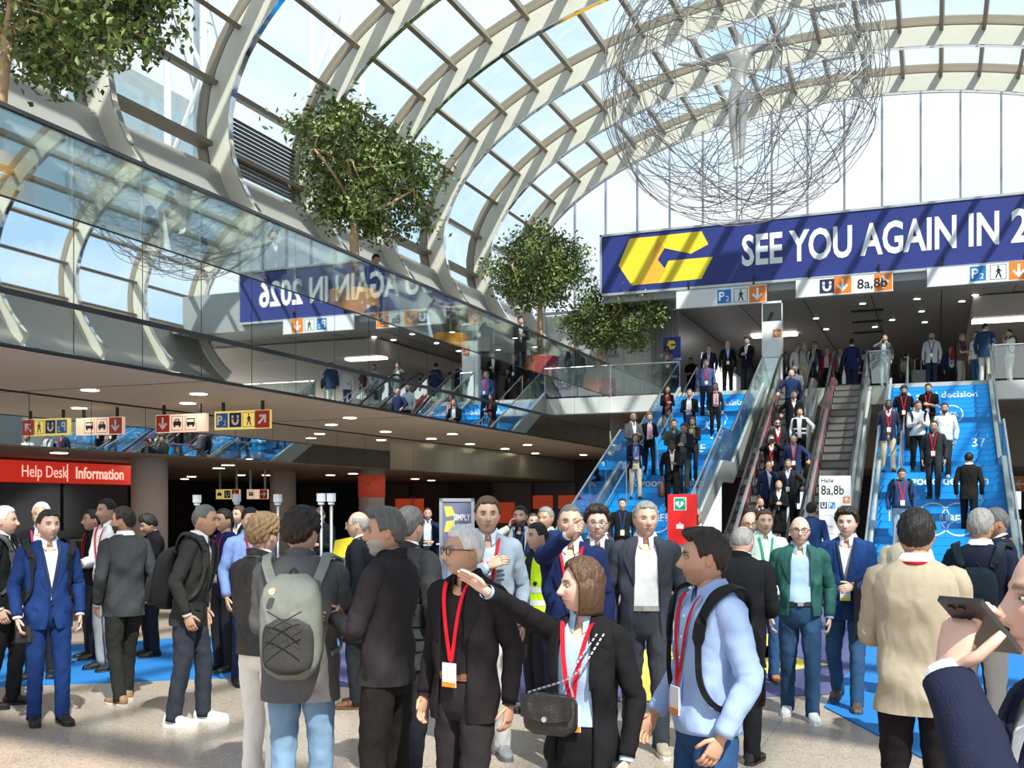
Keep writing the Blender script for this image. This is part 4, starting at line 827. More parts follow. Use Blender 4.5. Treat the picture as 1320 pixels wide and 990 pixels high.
def make_head(mb, Rh, ctr, hs, skin, hairc, beard, lod, jaw=1.0):
    nth, nph = ((84, 64), (44, 36), (20, 16))[lod]
    th = np.linspace(-PI, PI, nth, endpoint=False)[None, :]; ph = np.linspace(0.03, PI-.03, nph)[:, None]
    if lod == 0: ph = ph  # dense enough for the features
    x, f, z = head_point(th, ph, 0.0); x = np.array(np.broadcast_to(x, (nph, nth))); f = np.array(np.broadcast_to(f, x.shape)); z = np.array(np.broadcast_to(z, x.shape))
    fr = (f > 0.02)*np.clip((f-.02)/.03, 0, 1); ax = np.abs(x); g = lambda a, s: np.exp(-(a/s)**2)
    nose = np.interp(z, [-.046, -.034, -.026, .0, .022], [0, .023, .028, .013, .002])*g(x, np.interp(z, [-.03, .02], [.0135, .009])); f += fr*nose
    f -= fr*.012*g(ax-.032, .015)*g(z-.007, .010); f += fr*.006*g(ax-.028, .02)*g(z-.027, .008); f += fr*.004*g(ax-.043, .016)*g(z+.018, .016)
    f += fr*.007*g(x, .024)*g(z+.062, .011); f -= fr*.007*g(x, .025)*g(z+.0615, .0035); f += fr*.007*g(x, .020)*g(z+.098, .014); f -= fr*.003*g(x, .02)*g(z+.08, .006)
    col = np.array(np.broadcast_to(np.array(skin), x.shape+(3,)))
    lip = (fr*g(x, .022)**.7*g(z+.062, .0095))[..., None]; col = col*(1-.8*lip)+np.array([skin[0]*.66, skin[1]*.36, skin[2]*.36])*.8*lip; ml = (fr*g(x, .022)**.6*g(z+.0615, .0030))[..., None]; col = col*(1-.7*ml)+np.array([.10, .035, .03])*.7*ml; nb_ = (fr*g(ax-.011, .006)*g(z+.040, .004))[..., None]; col = col*(1-.6*nb_)+np.array([.14, .06, .04])*.6*nb_
    ck = (fr*g(ax-.045, .02)*g(z+.022, .02))[..., None]; col = col*(1-.25*ck)+np.array([skin[0], skin[1]*.72, skin[2]*.68])*.25*ck
    br = np.clip(1.5*fr*(np.exp(-((ax-.031)/.017)**4)*g(z-.029+.12*np.abs(ax-.028), .0058)), 0, 1)[..., None]; hb = np.minimum(np.array(hairc if hairc is not None else (.25, .2, .16))*.7, .16); col = col*(1-.9*br)+hb*.9*br
    ey = (fr*np.exp(-((ax-.032)/.0145)**4)*g(z-.010, .0062))[..., None]; we = .8; col = col*(1-we*ey)+np.array([.06, .04, .035])*we*ey
    if beard:
        bw = np.clip((-z-.032-.25*np.clip(.05-ax, -.02, .02)*0)/.015, 0, 1)*np.clip((f+.005)/.03, 0, 1)*(1-np.exp(-((x/.02)**2+((z+.062)/.007)**2)))
        bw = bw*np.where((z > -.05) & (ax < .03), np.clip((-z-.042)/.006, 0, 1), 1); s_ = {'stub': .35, 'full': .92, 'goat': .85}[beard[0]]
        if beard[0] == 'goat': bw = bw*g(x, .03)
        col = col*(1-s_*bw[..., None])+np.array(beard[1])*s_*bw[..., None]
        if beard[0] != 'stub': f += .007*bw; x *= 1+.05*bw; z -= .008*bw*(z < -.08)
    P = np.stack([x*jaw, -f, z], -1)*hs
    tr = lambda Q: ctr+np.asarray(Q).reshape(-1, 3)@Rh.T
    mb.loft(tr(P).reshape(nph, nth, 3)[:, ::-1], True, True, True, 0, col.reshape(nph, nth, 3)[:, ::-1])
    for s in (-1, 1):   # ears
        a = np.linspace(0, 2*PI, 10 if lod < 2 else 6, endpoint=False); R = []
        for dx, k in ((-.006, .75), (.004, 1.0), (.010, .92), (.009, .55)): R.append(np.stack([np.full_like(a, s*(.072*jaw+dx)), .012-.3*dx+.016*k*np.cos(a)+.004*np.sin(a), -.004+.030*k*np.sin(a)], -1)*hs)
        R = np.array(R); R = R if s > 0 else R[:, ::-1]; mb.loft(tr(R).reshape(R.shape), True, False, True, 0, np.array(skin)*np.array([1, .86, .82]))
    if lod < 2:         # eyes
        n1, n2 = (10, 7) if lod == 0 else (7, 5)
        for s in (-1, 1):
            a = np.linspace(0, 2*PI, n1, endpoint=False)[None, :]; b = np.linspace(0.05, 1.5, n2)[:, None]; r = .0118
            X = s*.0315+r*np.sin(b)*np.cos(a)*1.15; Z = .008+r*np.sin(b)*np.sin(a)*.42; Y = -(.0750+r*.9*np.cos(b))+0*a
            c = np.where((b < .72)[..., None], np.array([.03, .02, .016]), np.array([.46, .42, .40]))+0*X[..., None]
            Q = np.stack([X, Y+0*X, Z], -1)*hs; mb.loft(tr(Q).reshape(n2, n1, 3)[:, ::-1], True, True, False, 0, c[:, ::-1])
def make_hair(style, Rh, ctr, hs, hairc, lod, seed, root, jaw=1.0):
    if style in (None, 'bald'): return
    r = np.random.default_rng(seed); nth, nph = ((64, 26), (36, 14), (20, 9))[lod]; mb = MB()
    th = np.linspace(-PI, PI, nth, endpoint=False); d = np.degrees(np.abs(th))
    hl = np.interp(d, [0, 25, 45, 62, 72, 80, 100, 125, 180], [50, 53, 50, 66, 92, 84, 86, 116, 124])
    if style in ('long', 'bob'): hl = np.interp(d, [0, 15, 40, 60, 75, 100, 180], [40, 44, 56, 80, 108, 122, 128])
    if style == 'cover': hl = np.interp(d, [0, 20, 40, 60, 75, 85, 125, 180], [60, 63, 62, 76, 98, 94, 118, 126])
    hl = np.radians(hl); k = np.linspace(0, 1, nph)[:, None]; ph = .02+(hl[None, :]-.02)*k; T = np.broadcast_to(th[None, :], ph.shape)
    top = np.clip(np.cos(ph*1.0), 0, 1); base = {'short': .011, 'buzz': .004, 'quiff': .015, 'curly': .026, 'messy': .026, 'balding': .009, 'long': .016, 'bob': .018, 'bun': .010, 'cover': .018, 'thin': .006, 'cap': .012}[style]
    tk = base*(.55+.75*top)
    if style == 'quiff': tk += .024*np.exp(-((ph-.75)/.38)**2)*np.clip(np.cos(T), 0, 1)**2
    if style in ('messy', 'curly', 'cover', 'short', 'long', 'bob', 'quiff'):
        amp = {'messy': .009, 'curly': .011, 'cover': .006, 'short': .003, 'long': .002, 'bob': .003, 'quiff': .004}[style]
        p = r.uniform(0, 6.28, 6); w_ = 1.8 if style == 'curly' else 1
        tk = tk+amp*(np.sin(7*w_*T+4*ph+p[0])*np.sin(9*w_*ph+p[1])+.6*np.sin(13*T-6*ph+p[2])+.5*np.sin(21*T+9*ph+p[3]))*np.clip(ph*2, 0, 1)
    if style in ('balding', 'thin'):
        ring = np.clip((np.degrees(ph)-(52 if style == 'balding' else 30)+.25*np.degrees(np.abs(T))*0)/14, 0, 1)*np.clip((np.degrees(np.abs(T))-38)/15, 0, 1); tk = tk*ring-.006*(1-ring)
    rim = np.clip((1-k)/.10, 0, 1); tk = tk*rim**.5-.004*(1-rim)
    x, f, z = head_point(T, ph, tk); P = np.stack([x*jaw, -f, z], -1)*hs; tr = lambda Q: ctr+np.asarray(Q).reshape(-1, 3)@Rh.T
    mb.loft(tr(P).reshape(P.shape)[:, ::-1], True, True, False)
    if style in ('long', 'bob'):
        L = .22 if style == 'long' else .09; rows = 12 if lod < 2 else 6; aa_ = np.radians(np.linspace(62, 298, 30 if lod < 2 else 14)); R = []
        for i in range(rows):
            q = i/(rows-1); zz_ = .045-(L+.08)*q; wv = 1+.02*np.sin(aa_*9+seed)*q; gq = min(1, q*4); o_ = np.stack([np.sin(aa_)*(.083+.013*gq+.010*math.sin(q*2.5))*wv, -np.cos(aa_)*(.098+.008*gq-.012*q)*wv, np.full_like(aa_, zz_)], -1)
            i_ = np.stack([np.sin(aa_)*.076, -np.cos(aa_)*.08, np.full_like(aa_, zz_)], -1)[::-1]; ring = np.concatenate([o_, i_]); ring[:, 0] *= 1-.25*q**3; R.append(ring*hs)
        R = np.array(R); mb.loft(tr(R).reshape(R.shape), True, True, True)
    if style == 'bun':
        a = np.linspace(0, 2*PI, 12, endpoint=False); R = [[(.035*math.sin(b)*math.cos(q), .112+.03*math.cos(b), .04+.035*math.sin(b)*math.sin(q)) for q in a] for b in np.linspace(.1, 3.0, 7)]; R = np.array(R)*hs; mb.loft(tr(R).reshape(R.shape))
    mb.build('hair', hairm(hairc), root, smooth=True)
def ik(A, B, l1, l2, pole):
    A, B = np.array(A, float), np.array(B, float); d = B-A; L = np.linalg.norm(d); m = (l1+l2)*.999
    if L > m: B = A+d/L*m; d = B-A; L = m
    L = max(L, abs(l1-l2)+.02); u = d/np.linalg.norm(d); a = (l1*l1-l2*l2+L*L)/(2*L); h = math.sqrt(max(0, l1*l1-a*a))
    p = np.array(pole, float); p = unit(p-u*np.dot(p, u)); return A+u*a+p*h, B
def make_hand(mb, W, d, n, left, k, curl, skin, lod, point=False):
    d, n = unit(d), np.array(n, float); n = unit(n-d*np.dot(n, d)); q = np.cross(d, n)*(-1 if left else 1); ns = (8, 6, 5)[lod]
    def ring(c, a, b): t = np.linspace(0, 2*PI, 10 if lod < 2 else 6, endpoint=False); return c+np.outer(np.cos(t)*a, q)+np.outer(np.sin(t)*b, n)
    W = np.asarray(W); R = [ring(W-d*.02*k, .025*k, .02*k), ring(W+d*.012*k, .027*k, .018*k), ring(W+d*.05*k, .038*k, .016*k), ring(W+d*.085*k, .040*k, .013*k), ring(W+d*.098*k, .036*k, .008*k)]
    mb.loft(np.array(R), True, True, True, 0, skin)
    for i, (o, L) in enumerate(((.029, .072), (.010, .082), (-.010, .076), (-.028, .058))):
        p = W+d*.088*k+q*o*k; c = curl if not (point and i == 0) else 4
        if point and i > 0: c = 70
        dd = d.copy(); pts = [p-d*.01*k]; a = math.radians(c*(.5 if not point else .8))
        for s in range(3):
            dd = dd*math.cos(a)+np.cross(np.cross(dd, n), dd)*math.sin(a) if s == 0 else dd; 
            p = p+dd*L*k*(.45, .3, .25)[s]; pts.append(p.copy()); m_ = unit(n-dd*np.dot(n, dd)) if abs(np.dot(n, dd)) < .98 else -d
            ax = np.cross(d, n); a2 = math.radians(c); v = dd; dd = v*math.cos(a2)+np.cross(ax, v)*math.sin(a2)+ax*np.dot(ax, v)*(1-math.cos(a2))
        mb.tube(pts, np.array([.0092, .0090, .0080, .0062])*k, ns, 0, np.array(skin)*np.array([1, .95, .93]))
    b = W+d*.022*k+q*.024*k; t1 = unit(d*.62+q*.72+n*.25); t2 = unit(d*.85+q*.35+n*.35); mb.tube([b-t1*.012*k, b+t1*.036*k, b+t1*.036*k+t2*.03*k, b+t1*.036*k+t2*.052*k], np.array([.012, .0105, .0095, .007])*k, ns, 0, skin)
ARM = {'down': ((.07, .05, -.53), (.5, -.8, 0)), 'down2': ((.05, -.06, -.54), (.5, -.9, 0)), 'fwd': ((.06, .16, -.50), (.4, -.9, 0)), 'pocket': ((.05, .07, -.515), (.6, -.9, 0)), 'front': ((-.12, .30, -.24), (.6, -.5, -.6)), 'hold': ((-.10, .27, -.32), (.6, -.6, -.5)),
       'ear': ((-.05, .12, .08), (.8, .3, -.7)), 'mouth': ((-.17, .22, .06), (.7, .2, -.8)), 'camera': ((-.11, .26, .13), (.8, .1, -.6)), 'cross': ((-.28, .22, -.30), (.8, -.3, -.5)), 'rail': ((.20, .30, -.33), (.8, -.6, -.2)), 'point': ((-.13, .50, .02), (.7, -.1, -.7)), 'back': ((.02, -.16, -.48), (.8, -.6, 0)), 'chest': ((-.16, .22, -.12), (.8, .1, -.7)), 'hip': ((.12, .02, -.40), (1, -.5, 0))}
SK = {'l': (.54, .33, .24), 'p': (.60, .38, .30), 't': (.46, .26, .17), 'm': (.36, .20, .125), 'd': (.11, .058, .038)}
HC = {'bk': (.012, .010, .009), 'db': (.020, .012, .008), 'br': (.065, .036, .019), 'lb': (.20, .12, .06), 'bl': (.42, .29, .14), 'gr': (.24, .23, .22), 'dg': (.10, .095, .09), 'wh': (.62, .60, .57), 'rd': (.22, .07, .02)}
def person(label, u, t=None, vtop=None, H=1.76, face=0, on=None, x=None, fem=False, bulk=1.0, belly=0.0, lean=0, twist=0, hy=0, hp=0, la='down', ra='down', feet=(0.0, 0.0), flift=(0, 0), skin='l',
           hair='short', hc='db', beard=None, top='suit', jc=(.02, .02, .025), jk='wool', shc=(.75, .75, .76), pc=(.02, .02, .024), pk='wool', shoe=(.012, .011, .010), sole=None, tie=None, lany=None, badge=True, glasses=None, belt=None, bag=None, open_=None, hem=None, scarf=None, lod=None, skirt=False, hcurl=30, hand_n=None, wl=None, wr=None, vest=None, puffer=False):
    # ---- place on the floor, stairs, escalator or landing
    if on is None: p = at(u, HZ, t); z0 = 0.0; X, Y = p.x, p.y
    else:
        zf = {'stair': stair_z, 'esc': esc_z, 'land': lambda y: ZL, 'gal': lambda y: ZL}[on]
        dx, dy = ray(u); best = None
        if on == 'gal': tt = x/dx; X, Y, z0 = x, dy*tt, ZL; H = min(1.85, max(1.55, EYE+(HZ-vtop)/FPX*tt-ZL)) if vtop else H
        else:
            for tt in np.arange(19.5, 50, .03):
                if on == 'land' and not 34.45 < dy*tt < 38 or on == 'stair' and dy*tt > 33.65 or on == 'esc' and dy*tt > 34.2: continue
                e = EYE+(HZ-vtop)/FPX*tt-(zf(dy*tt)+H)
                if best is None or abs(e) < best[0]: best = (abs(e), tt)
            tt = best[1]; X, Y = dx*tt, dy*tt; z0 = zf(Y)
            if on == 'esc': z0 = round(z0/.23)*.23 if Y < 33.6 else ZL
        t = tt
    if lod is None: lod = 0 if t < 10.2 else (1 if t < 17 else 2)
    k = H/1.78; seed = int(abs(u)*7+H*1000) % 9999; skc = np.array(SK[skin]); hcc = HC[hc]
    a0 = math.atan2(-X, Y)
    rz = a0+math.radians(face)
    NR = (44, 28, 18)[lod]
    hipz = .93*k
    Rt = rotm(0, math.radians(lean)); Rw = rotm(math.radians(twist))
    def T(Pt):      # upper body transform: twist about z, lean about the hip
        Pt = np.asarray(Pt, float); sh = Pt.shape; Q = Pt.reshape(-1, 3)-np.array([0, 0, hipz]); w_ = np.clip(Q[:, 2:3]/(.30*k), 0, 1)
        Q2 = Q@Rw.T; Q = Q*(1-w_)+Q2*w_; Q3 = Q@Rt.T; return (Q*(1-np.clip(w_+.3, 0, 1))+Q3*np.clip(w_+.3, 0, 1)+np.array([0, 0, hipz])).reshape(sh)
    wm = 1.0 if not fem else .90
    Zt = np.array([.45, .62, .80, .88, .95, 1.02, 1.09, 1.17, 1.25, 1.345, 1.415, 1.465, 1.505, 1.535])*k
    HW = np.array([.175, .175, .172, .176, .174, .166, .160, .168, .180, .192, .196, .182, .118, .064])*k*bulk*wm
    if fem: HW = HW*np.interp(np.arange(14), [0, 3, 6, 9, 13], [1.06, 1.08, .92, .96, 1.0])
    HD = np.array([.132, .128, .122, .121, .116, .107, .104, .108, .115, .118, .112, .096, .074, .060])*k*bulk
    if fem: HD = HD+np.interp(Zt/k, [1.1, 1.25, 1.35, 1.4], [0, .018, .010, 0])*k
    fwd = np.interp(Zt/k, [.8, .95, 1.05, 1.2, 1.5], [0, belly*.6, belly, belly*.4, 0])*k; shy = np.interp(Zt/k, [.8, 1.1, 1.35, 1.5], [0, -.005, .012, .018])*k
    ph_ = np.random.default_rng(seed).uniform(0, 6.28, 8)
    def S(th, z, off=0.0, folds=.0):
        hw, hd = np.interp(z, Zt, HW), np.interp(z, Zt, HD); fw, sy = np.interp(z, Zt, fwd), np.interp(z, Zt, shy); s_, c_ = np.sin(th), np.cos(th); pw = 2/2.45
        w_ = folds*(np.sin(3*th+z*16+ph_[0])+.8*np.sin(5*th-z*23+ph_[1])+.7*np.sin(2*th+z*31+ph_[2]))*np.clip((1.42*k-z)/(.2*k), 0, 1) if folds else 0
        xx = np.sign(s_)*np.abs(s_)**pw*(hw+off+w_); yy = -np.sign(c_)*np.abs(c_)**pw*(hd+off+w_)+sy-np.where(c_ > 0, c_*fw, 0); return np.stack([xx+0*z, yy+0*z, z+0*th], -1)
    # ---- legs
    drop = 0.0; hips = []; ank = []
    for s, fo_, li in ((1, feet[0], flift[0]), (-1, feet[1], flift[1])): ank.append(np.array([s*.10*k, -fo_*k, .085*k+li*k])); hips.append(np.array([s*.088*k, 0, .91*k]))
    if lod >= 0:
        for h_, a_ in zip(hips, ank):
            L = .826*k; dd = math.hypot(a_[0]-h_[0], a_[1]-h_[1]); need = a_[2]+math.sqrt(max(.01, L*L-dd*dd)); drop = max(drop, h_[2]-need)
    dz = np.array([0, 0, -drop]); kn = []
    for i in range(2):
        K, B = ik(hips[i]+dz, ank[i], .416*k, .412*k, (0.15*(1 if i == 0 else -1), -1, 0)); kn.append(K); ank[i] = B
    body = MB(); D = dz
    # ---- body mesh: torso, neck, head, arms, hands, legs in one mesh
    zz_ = np.array([1.06, 1.1, 1.18, 1.25, 1.38, 1.45, 1.49])*k; th = np.linspace(0, 2*PI, NR, endpoint=False)
    Rg = [T(S(th, z, -.03*k))+D for z in zz_]
    hs = k*(1.06 if not fem else 1.02); hctr0 = np.array([0, .0, 1.78*k-.124*hs]); hctr = T(hctr0[None]+np.array([[0, -.012*k, 0]]))[0]+D
    if hp > 12: hctr = hctr+np.array([0, -.03*k, -.015*k])
    Rh = rotm(0, math.radians(lean*.6))@rotm(math.radians(hy), math.radians(hp))
    nb = T(np.array([[0, .018*k, 1.49*k]]))[0]+D; nt_ = hctr+Rh@np.array([0, .016, -.075])*hs
    body.loft(np.array(Rg), True, True, True, 0, skc)
    body.tube([nb, nb+(nt_-nb)*.35, nb+(nt_-nb)*.7, nt_], np.array([.068, .058, .055, .052])*k*(1 if not fem else .86), (20, 14, 9)[lod], 0, skc*np.array([.97, .9, .88]))
    make_head(body, Rh, hctr, hs, skc, hcc if hair != 'bald' else (.2, .15, .1), beard, lod)
    arms = []
    for s, pose, wt in ((1, la, wl), (-1, ra, wr)):
        sh = np.array([s*.172*k*bulk**.5*wm, .014*k, 1.428*k]); tgt, pole = ARM[pose]; tgt = np.array([s*tgt[0], -tgt[1], tgt[2]])*k; pole = (s*pole[0], -pole[1], pole[2])
        shT = T(sh[None])[0]+D
        if wt is not None: W0 = np.array(wt, float)*k+D        # explicit wrist target in body space (x, y back+, z)
        else: W0 = shT+Rt@(Rw@tgt)
        E_, W_ = ik(shT, W0, .295*k, .265*k, Rw@np.array(pole)); arms.append((s, sh, shT, E_, W_, pose))
        inn = T(np.array([[s*.09*k, .012*k, 1.40*k]]))[0]+D
        body.tube(smooth_path([shT, (shT+E_)/2, E_, (E_+W_)/2, W_], 2), np.array([.045, .045, .044, .041, .038, .040, .038, .032, .027])*k*(.85 if fem else 1), (12, 9, 6)[lod], 0, skc)
        d = unit(W_-E_); n = np.array([-s, 0.0, 0]) if pose in ('down', 'down2', 'fwd', 'pocket', 'back', 'hip') else np.array([-s*.6, .5, -.3])
        if pose == 'ear': n = np.array([-s, .2, .0]); d = unit(np.array([-s*.25, .15, .9]))
        if pose == 'mouth': n = np.array([0, 1., 0.2]); d = unit(np.array([-s*.5, .1, .8]))
        if pose == 'camera': n = np.array([-s*.3, .8, .2]); d = unit(np.array([-s*.7, -.2, .5]))
        if pose == 'rail': n = np.array([0, 0, -1.])
        if hand_n and hand_n[0] == s: n = np.array(hand_n[1]); d = unit(np.array(hand_n[2])) if len(hand_n) > 2 else d
        make_hand(body, W_, d, n, s > 0, k*(.92 if fem else 1), hcurl if pose not in ('hold', 'front', 'camera', 'ear') else 45, skc, lod, point=(pose == 'point'))
    for i in range(2): body.tube([hips[i]+D, kn[i], ank[i], ank[i]-np.array([0, 0, .03*k])], np.array([.07, .048, .034, .034])*k, 8, 0, skc)
    root = body.build('person', SKIN, None, smooth=True); root.location = (X, Y, z0); root.rotation_euler = (0, 0, rz); tag(root, label, 'person')
    make_hair(hair, Rh, hctr, hs, hcc, lod, seed, root)
    # ---- trousers
    if not skirt:
        tm = MB(); zl = np.array([.80, .86, .92, .98, 1.045])*k
        tm.loft(np.array([T(S(th, z, -.012*k)*np.array([1, 1, 1]))+D if z > .9*k else S(th, z, -.012*k-.02*k*(.92*k-z)/(.12*k))+D for z in zl]), True, True, True)
        for i in range(2):
            h_ = hips[i]+D; P = smooth_path([h_+np.array([0, 0, .03*k]), h_+(kn[i]-h_)*.5, kn[i], kn[i]+(ank[i]-kn[i])*.5, ank[i]-np.array([0, 0, .045*k])], (7, 4, 3)[lod]); f_ = np.linspace(0, 1, len(P))
            r_ = np.interp(f_, [0, .12, .25, .5, .75, 1], [.086, .089, .084, .068, .062, .058])*k*min(1.08, bulk)*(.93 if fem else 1); tm.tube(P, np.stack([r_*.98, r_*1.06], -1), (24, 16, 10)[lod], noise=.05, seed=seed+i)
        tm.build('trousers', fab(pc, pk), root, smooth=True)
    else:
        tm = MB(); zl = np.linspace(.45, 1.04, 9)*k; tm.loft(np.array([S(th, z, -.004*k, .006)+D for z in zl]), True, True, True); tm.build('skirt', fab(pc, pk), root, smooth=True)
        lm = MB()
        for i in range(2): lm.tube([hips[i]+D, kn[i], (kn[i]+ank[i])/2, ank[i]-np.array([0, 0, .03*k])], np.array([.075, .054, .05, .038])*k, 12)
        lm.build('tights', fab((.015, .015, .015), 'cotton'), root, smooth=True)
    if belt:
        bm_ = MB(); tb = np.linspace(0, 2*PI, NR, endpoint=False); bm_.loft(np.array([T(S(tb, z, o_))+D for z, o_ in ((1.005*k, -.012*k), (1.005*k, -.004*k), (1.042*k, -.004*k), (1.042*k, -.012*k))]), True, False, False); b_ = bm_.build('belt', fab(belt, 'leather'), root, smooth=False)
        q = T(S(np.array([-.09, .09]), 1.022*k, .001*k))+D; MB().box(q[0]-np.array([0, .003, .016]), q[1]+np.array([0, .003, .016])).build('buckle', STEEL, b_)
    # ---- shoes
    for i in range(2):
        sm = MB(); A = ank[i]; ns = (16, 12, 8)[lod]; a = np.linspace(0, 2*PI, ns, endpoint=False); R, Rs = [], []
        tilt = -.35*flift[i]*4 if flift[i] else 0
        for yo, hw, hh in ((.075, .024, .050), (.06, .036, .085), (.02, .040, .098), (-.03, .041, .088), (-.08, .045, .066), (-.13, .047, .052), (-.175, .040, .044), (-.20, .022, .034)):
            yo, hw, hh = yo*k, hw*k, hh*k; zb = A[2]-.085*k-yo*tilt
            R.append(np.stack([A[0]+(1 if i == 0 else -1)*(-yo*.12)+hw*np.sign(np.cos(a))*np.abs(np.cos(a))**.8, np.full(ns, A[1]+yo), zb+hh*.5+.012*k+hh*.5*np.sign(np.sin(a))*np.abs(np.sin(a))**.8], -1))
            Rs.append(np.stack([A[0]+(1 if i == 0 else -1)*(-yo*.12)+hw*1.06*np.cos(a), np.full(ns, A[1]+yo*1.03), zb+.012*k+.012*k*np.sign(np.sin(a))], -1))
        so = sm.loft(np.array(R)).build('shoe', fab(shoe, 'leather'), root, smooth=True); MB().loft(np.array(Rs)).build('sole', fab(sole or tuple(x*.6 for x in shoe), 'leather'), so, smooth=False)
    # ---- upper garments
    fo = (.0062, .005, .0035)[lod]; hemz = (hem if hem is not None else {'suit': .80, 'open': .84, 'coat': .78, 'shirt': .90, 'sweater': .93, 'tee': .90, 'polo': .90, 'none': .93}[top])*k
    nz_ = (26, 16, 10)[lod]
    under = top in ('suit', 'open', 'coat')
    uc = shc if under or top == 'none' else jc
    if under:       # shirt beneath
        um = MB(); vn = lambda z: np.stack([0*th, 0*th, -.085*k*np.clip((z-1.40*k)/(.125*k), 0, 1)*np.clip(np.cos(th), 0, 1)**9], -1); um.loft(np.array([T(S(th, z, -.008*k, fo*.4)+vn(z))+D for z in np.linspace(1.035*k, 1.525*k, nz_)]), True, False, False); sh_o = um.build('shirt', fab(shc, 'cotton'), root, smooth=True)
    sl_end = {'tee': .55, 'polo': .55}.get(top, 1.0)
    gm = MB(); th_n = NR
    zs_ = np.concatenate([np.linspace(hemz, 1.43*k, nz_), np.linspace(1.445*k, 1.532*k, max(5, nz_//3))])
    bt_z = {'suit': 1.02*k, 'coat': 1.28*k, 'open': hemz}.get(top, None)
    if open_ is not None: bt_z = open_*k
    off = .010*k if under else .002*k
    if under:
        wneck = .062*k; rows = []
        for z in zs_:
            hw = np.interp(z, Zt, HW)+off
            if top == 'open': wo = .085*k+(.02*k*np.interp(z, [hemz, 1.3*k], [1, 0]))
            else: wo = wneck*np.clip((z-bt_z)/(1.43*k-bt_z), 0, 1)+.045*k*np.clip((bt_z-z)/(bt_z-hemz+.001), 0, 1)**1.5
            if top == 'open': wo = wo*np.interp(z, [1.38*k, 1.5*k], [1, .7])
            wo = min(wo, hw*.93); t0 = max(.012, math.asin(min(.98, (wo/hw)**1.225)))
            tt_ = np.linspace(t0, 2*PI-t0, NR); ro = T(S(tt_, z, off, fo))+D; ri = T(S(tt_[[0, -1]], z, off-.014*k))+D; rows.append(np.concatenate([ri[:1], ro, ri[1:]]))
        gm.loft(np.array(rows), closed=False)
    else:
        vn2 = lambda z: np.stack([0*th, 0*th, (-.06*k if top in ('shirt', 'polo') else -.02*k)*np.clip((z-1.42*k)/(.11*k), 0, 1)*np.clip(np.cos(th), 0, 1)**8], -1); gm.loft(np.array([T(S(th, z, off if z < 1.45*k else off*.5, fo)+vn2(z))+D for z in zs_]), True, True, False)
    for s, sh, shT, E_, W_, pose in arms:
        i1 = T(np.array([[s*.10*k*wm, .012*k, 1.42*k]]))[0]+D; d_up = unit(E_-shT)
        Wc = W_+unit(W_-E_)*(-.01*k); pts = [i1, shT+np.array([0, 0, .004*k]), shT+(E_-shT)*.35, shT+(E_-shT)*.75, E_, E_+(Wc-E_)*.5, Wc]
        if sl_end < 1: pts = [i1, shT+np.array([0, 0, .004*k]), shT+(E_-shT)*.35, shT+(E_-shT)*.8]
        P = smooth_path(pts, (5, 3, 2)[lod]); f_ = np.linspace(0, 1, len(P)); g_ = .88 if fem else 1.0
        if sl_end < 1: r_ = np.interp(f_, [0, .33, .6, 1], [.05, .070, .064, .060])*k*g_
        else: r_ = np.interp(f_, [0, .10, .17, .35, .6, .68, .85, 1], [.045, .063, .068, .064, .055, .055, .049, .043])*k*g_*(1.12 if puffer else 1)
        if puffer: r_ = r_*(1+.06*np.abs(np.sin(f_*30)))
        gm.tube(P, r_*min(1.1, bulk), (22, 14, 9)[lod], noise=.058 if lod < 2 else .03, seed=seed+int(s)+5)
        if under and lod < 2:
            cf = unit(W_-E_); MB().tube([W_-cf*.03*k, W_+cf*.010*k], np.array([.036, .036])*k*g_, 14, cap=False).build('cuff', fab(shc, 'cotton'), root, smooth=True)
    nm = {'suit': 'jacket', 'open': 'jacket', 'coat': 'coat', 'shirt': 'shirt', 'sweater': 'sweater', 'tee': 'shirt', 'polo': 'polo_shirt', 'none': 'shirt'}[top]
    gar = gm.build(nm, fab(jc, jk), root, smooth=True)
    if puffer:
        for z in np.arange(hemz+.04*k, 1.40*k, .075*k):
            MB().tube((T(S(np.linspace(.15, 2*PI-.15, NR), z, off+.002))+D), .006*k, 4).build('quilt_seam', fab(tuple(c*.5 for c in jc), 'nylon'), gar)
    if under and lod < 2:  # lapels / collar
        zt_, zb_ = 1.475*k, (bt_z if top == 'suit' else max(bt_z, 1.12*k)) if top != 'open' else 1.20*k
        for s in (1, -1):
            rows = []
            for q in np.linspace(0, 1, 12):
                z = zb_+(zt_-zb_)*q; hw = np.interp(z, Zt, HW)+off
                wo = wneck*np.clip((z-bt_z)/(1.43*k-bt_z), 0, 1) if top != 'open' else .085*k; lw = .068*k*min(1, q*1.6+.05)*(1 if q < .72 else .62)
                a_, b_ = [math.asin(min(.98, (min(v_, hw*.95)/hw)**1.225)) for v_ in (max(wo-.004*k, .004*k), wo+lw)]
                tt_ = np.array([a_, (a_+b_)/2, b_])*s; rows.append(np.concatenate([T(S(tt_, z, off+.007*k))+D, T(S(tt_[::-1], z, off+.001*k))+D]))
            R = np.array(rows); MB().loft(R if s < 0 else R[:, ::-1]).build('lapel', fab(tuple(c*.92 for c in jc), jk), gar, smooth=False)
        if top == 'suit':
            for j in range(2):
                q = T(S(np.array([.02]), bt_z-.012*k-.10*k*j, off+.006*k))[0]+D; MB().tube([q+np.array([0, .002, 0]), q-np.array([0, .006, 0])], .011*k, 10).build('button', fab(tuple(c*.5 for c in jc), 'leather'), gar)
            for s in (1, -1):   # pocket flaps
                q = [T(S(np.array([a_*s]), z, off+.005))[0]+D for a_, z in ((.50, .93*k), (.95, .94*k), (.95, .985*k), (.50, .975*k))]; MB().prism(q, (0, -.004, 0)).build('pocket_flap', fab(tuple(c*.85 for c in jc), jk), gar)
    collared = top in ('suit', 'shirt', 'polo') or (top in ('open', 'coat') and shc is not None)
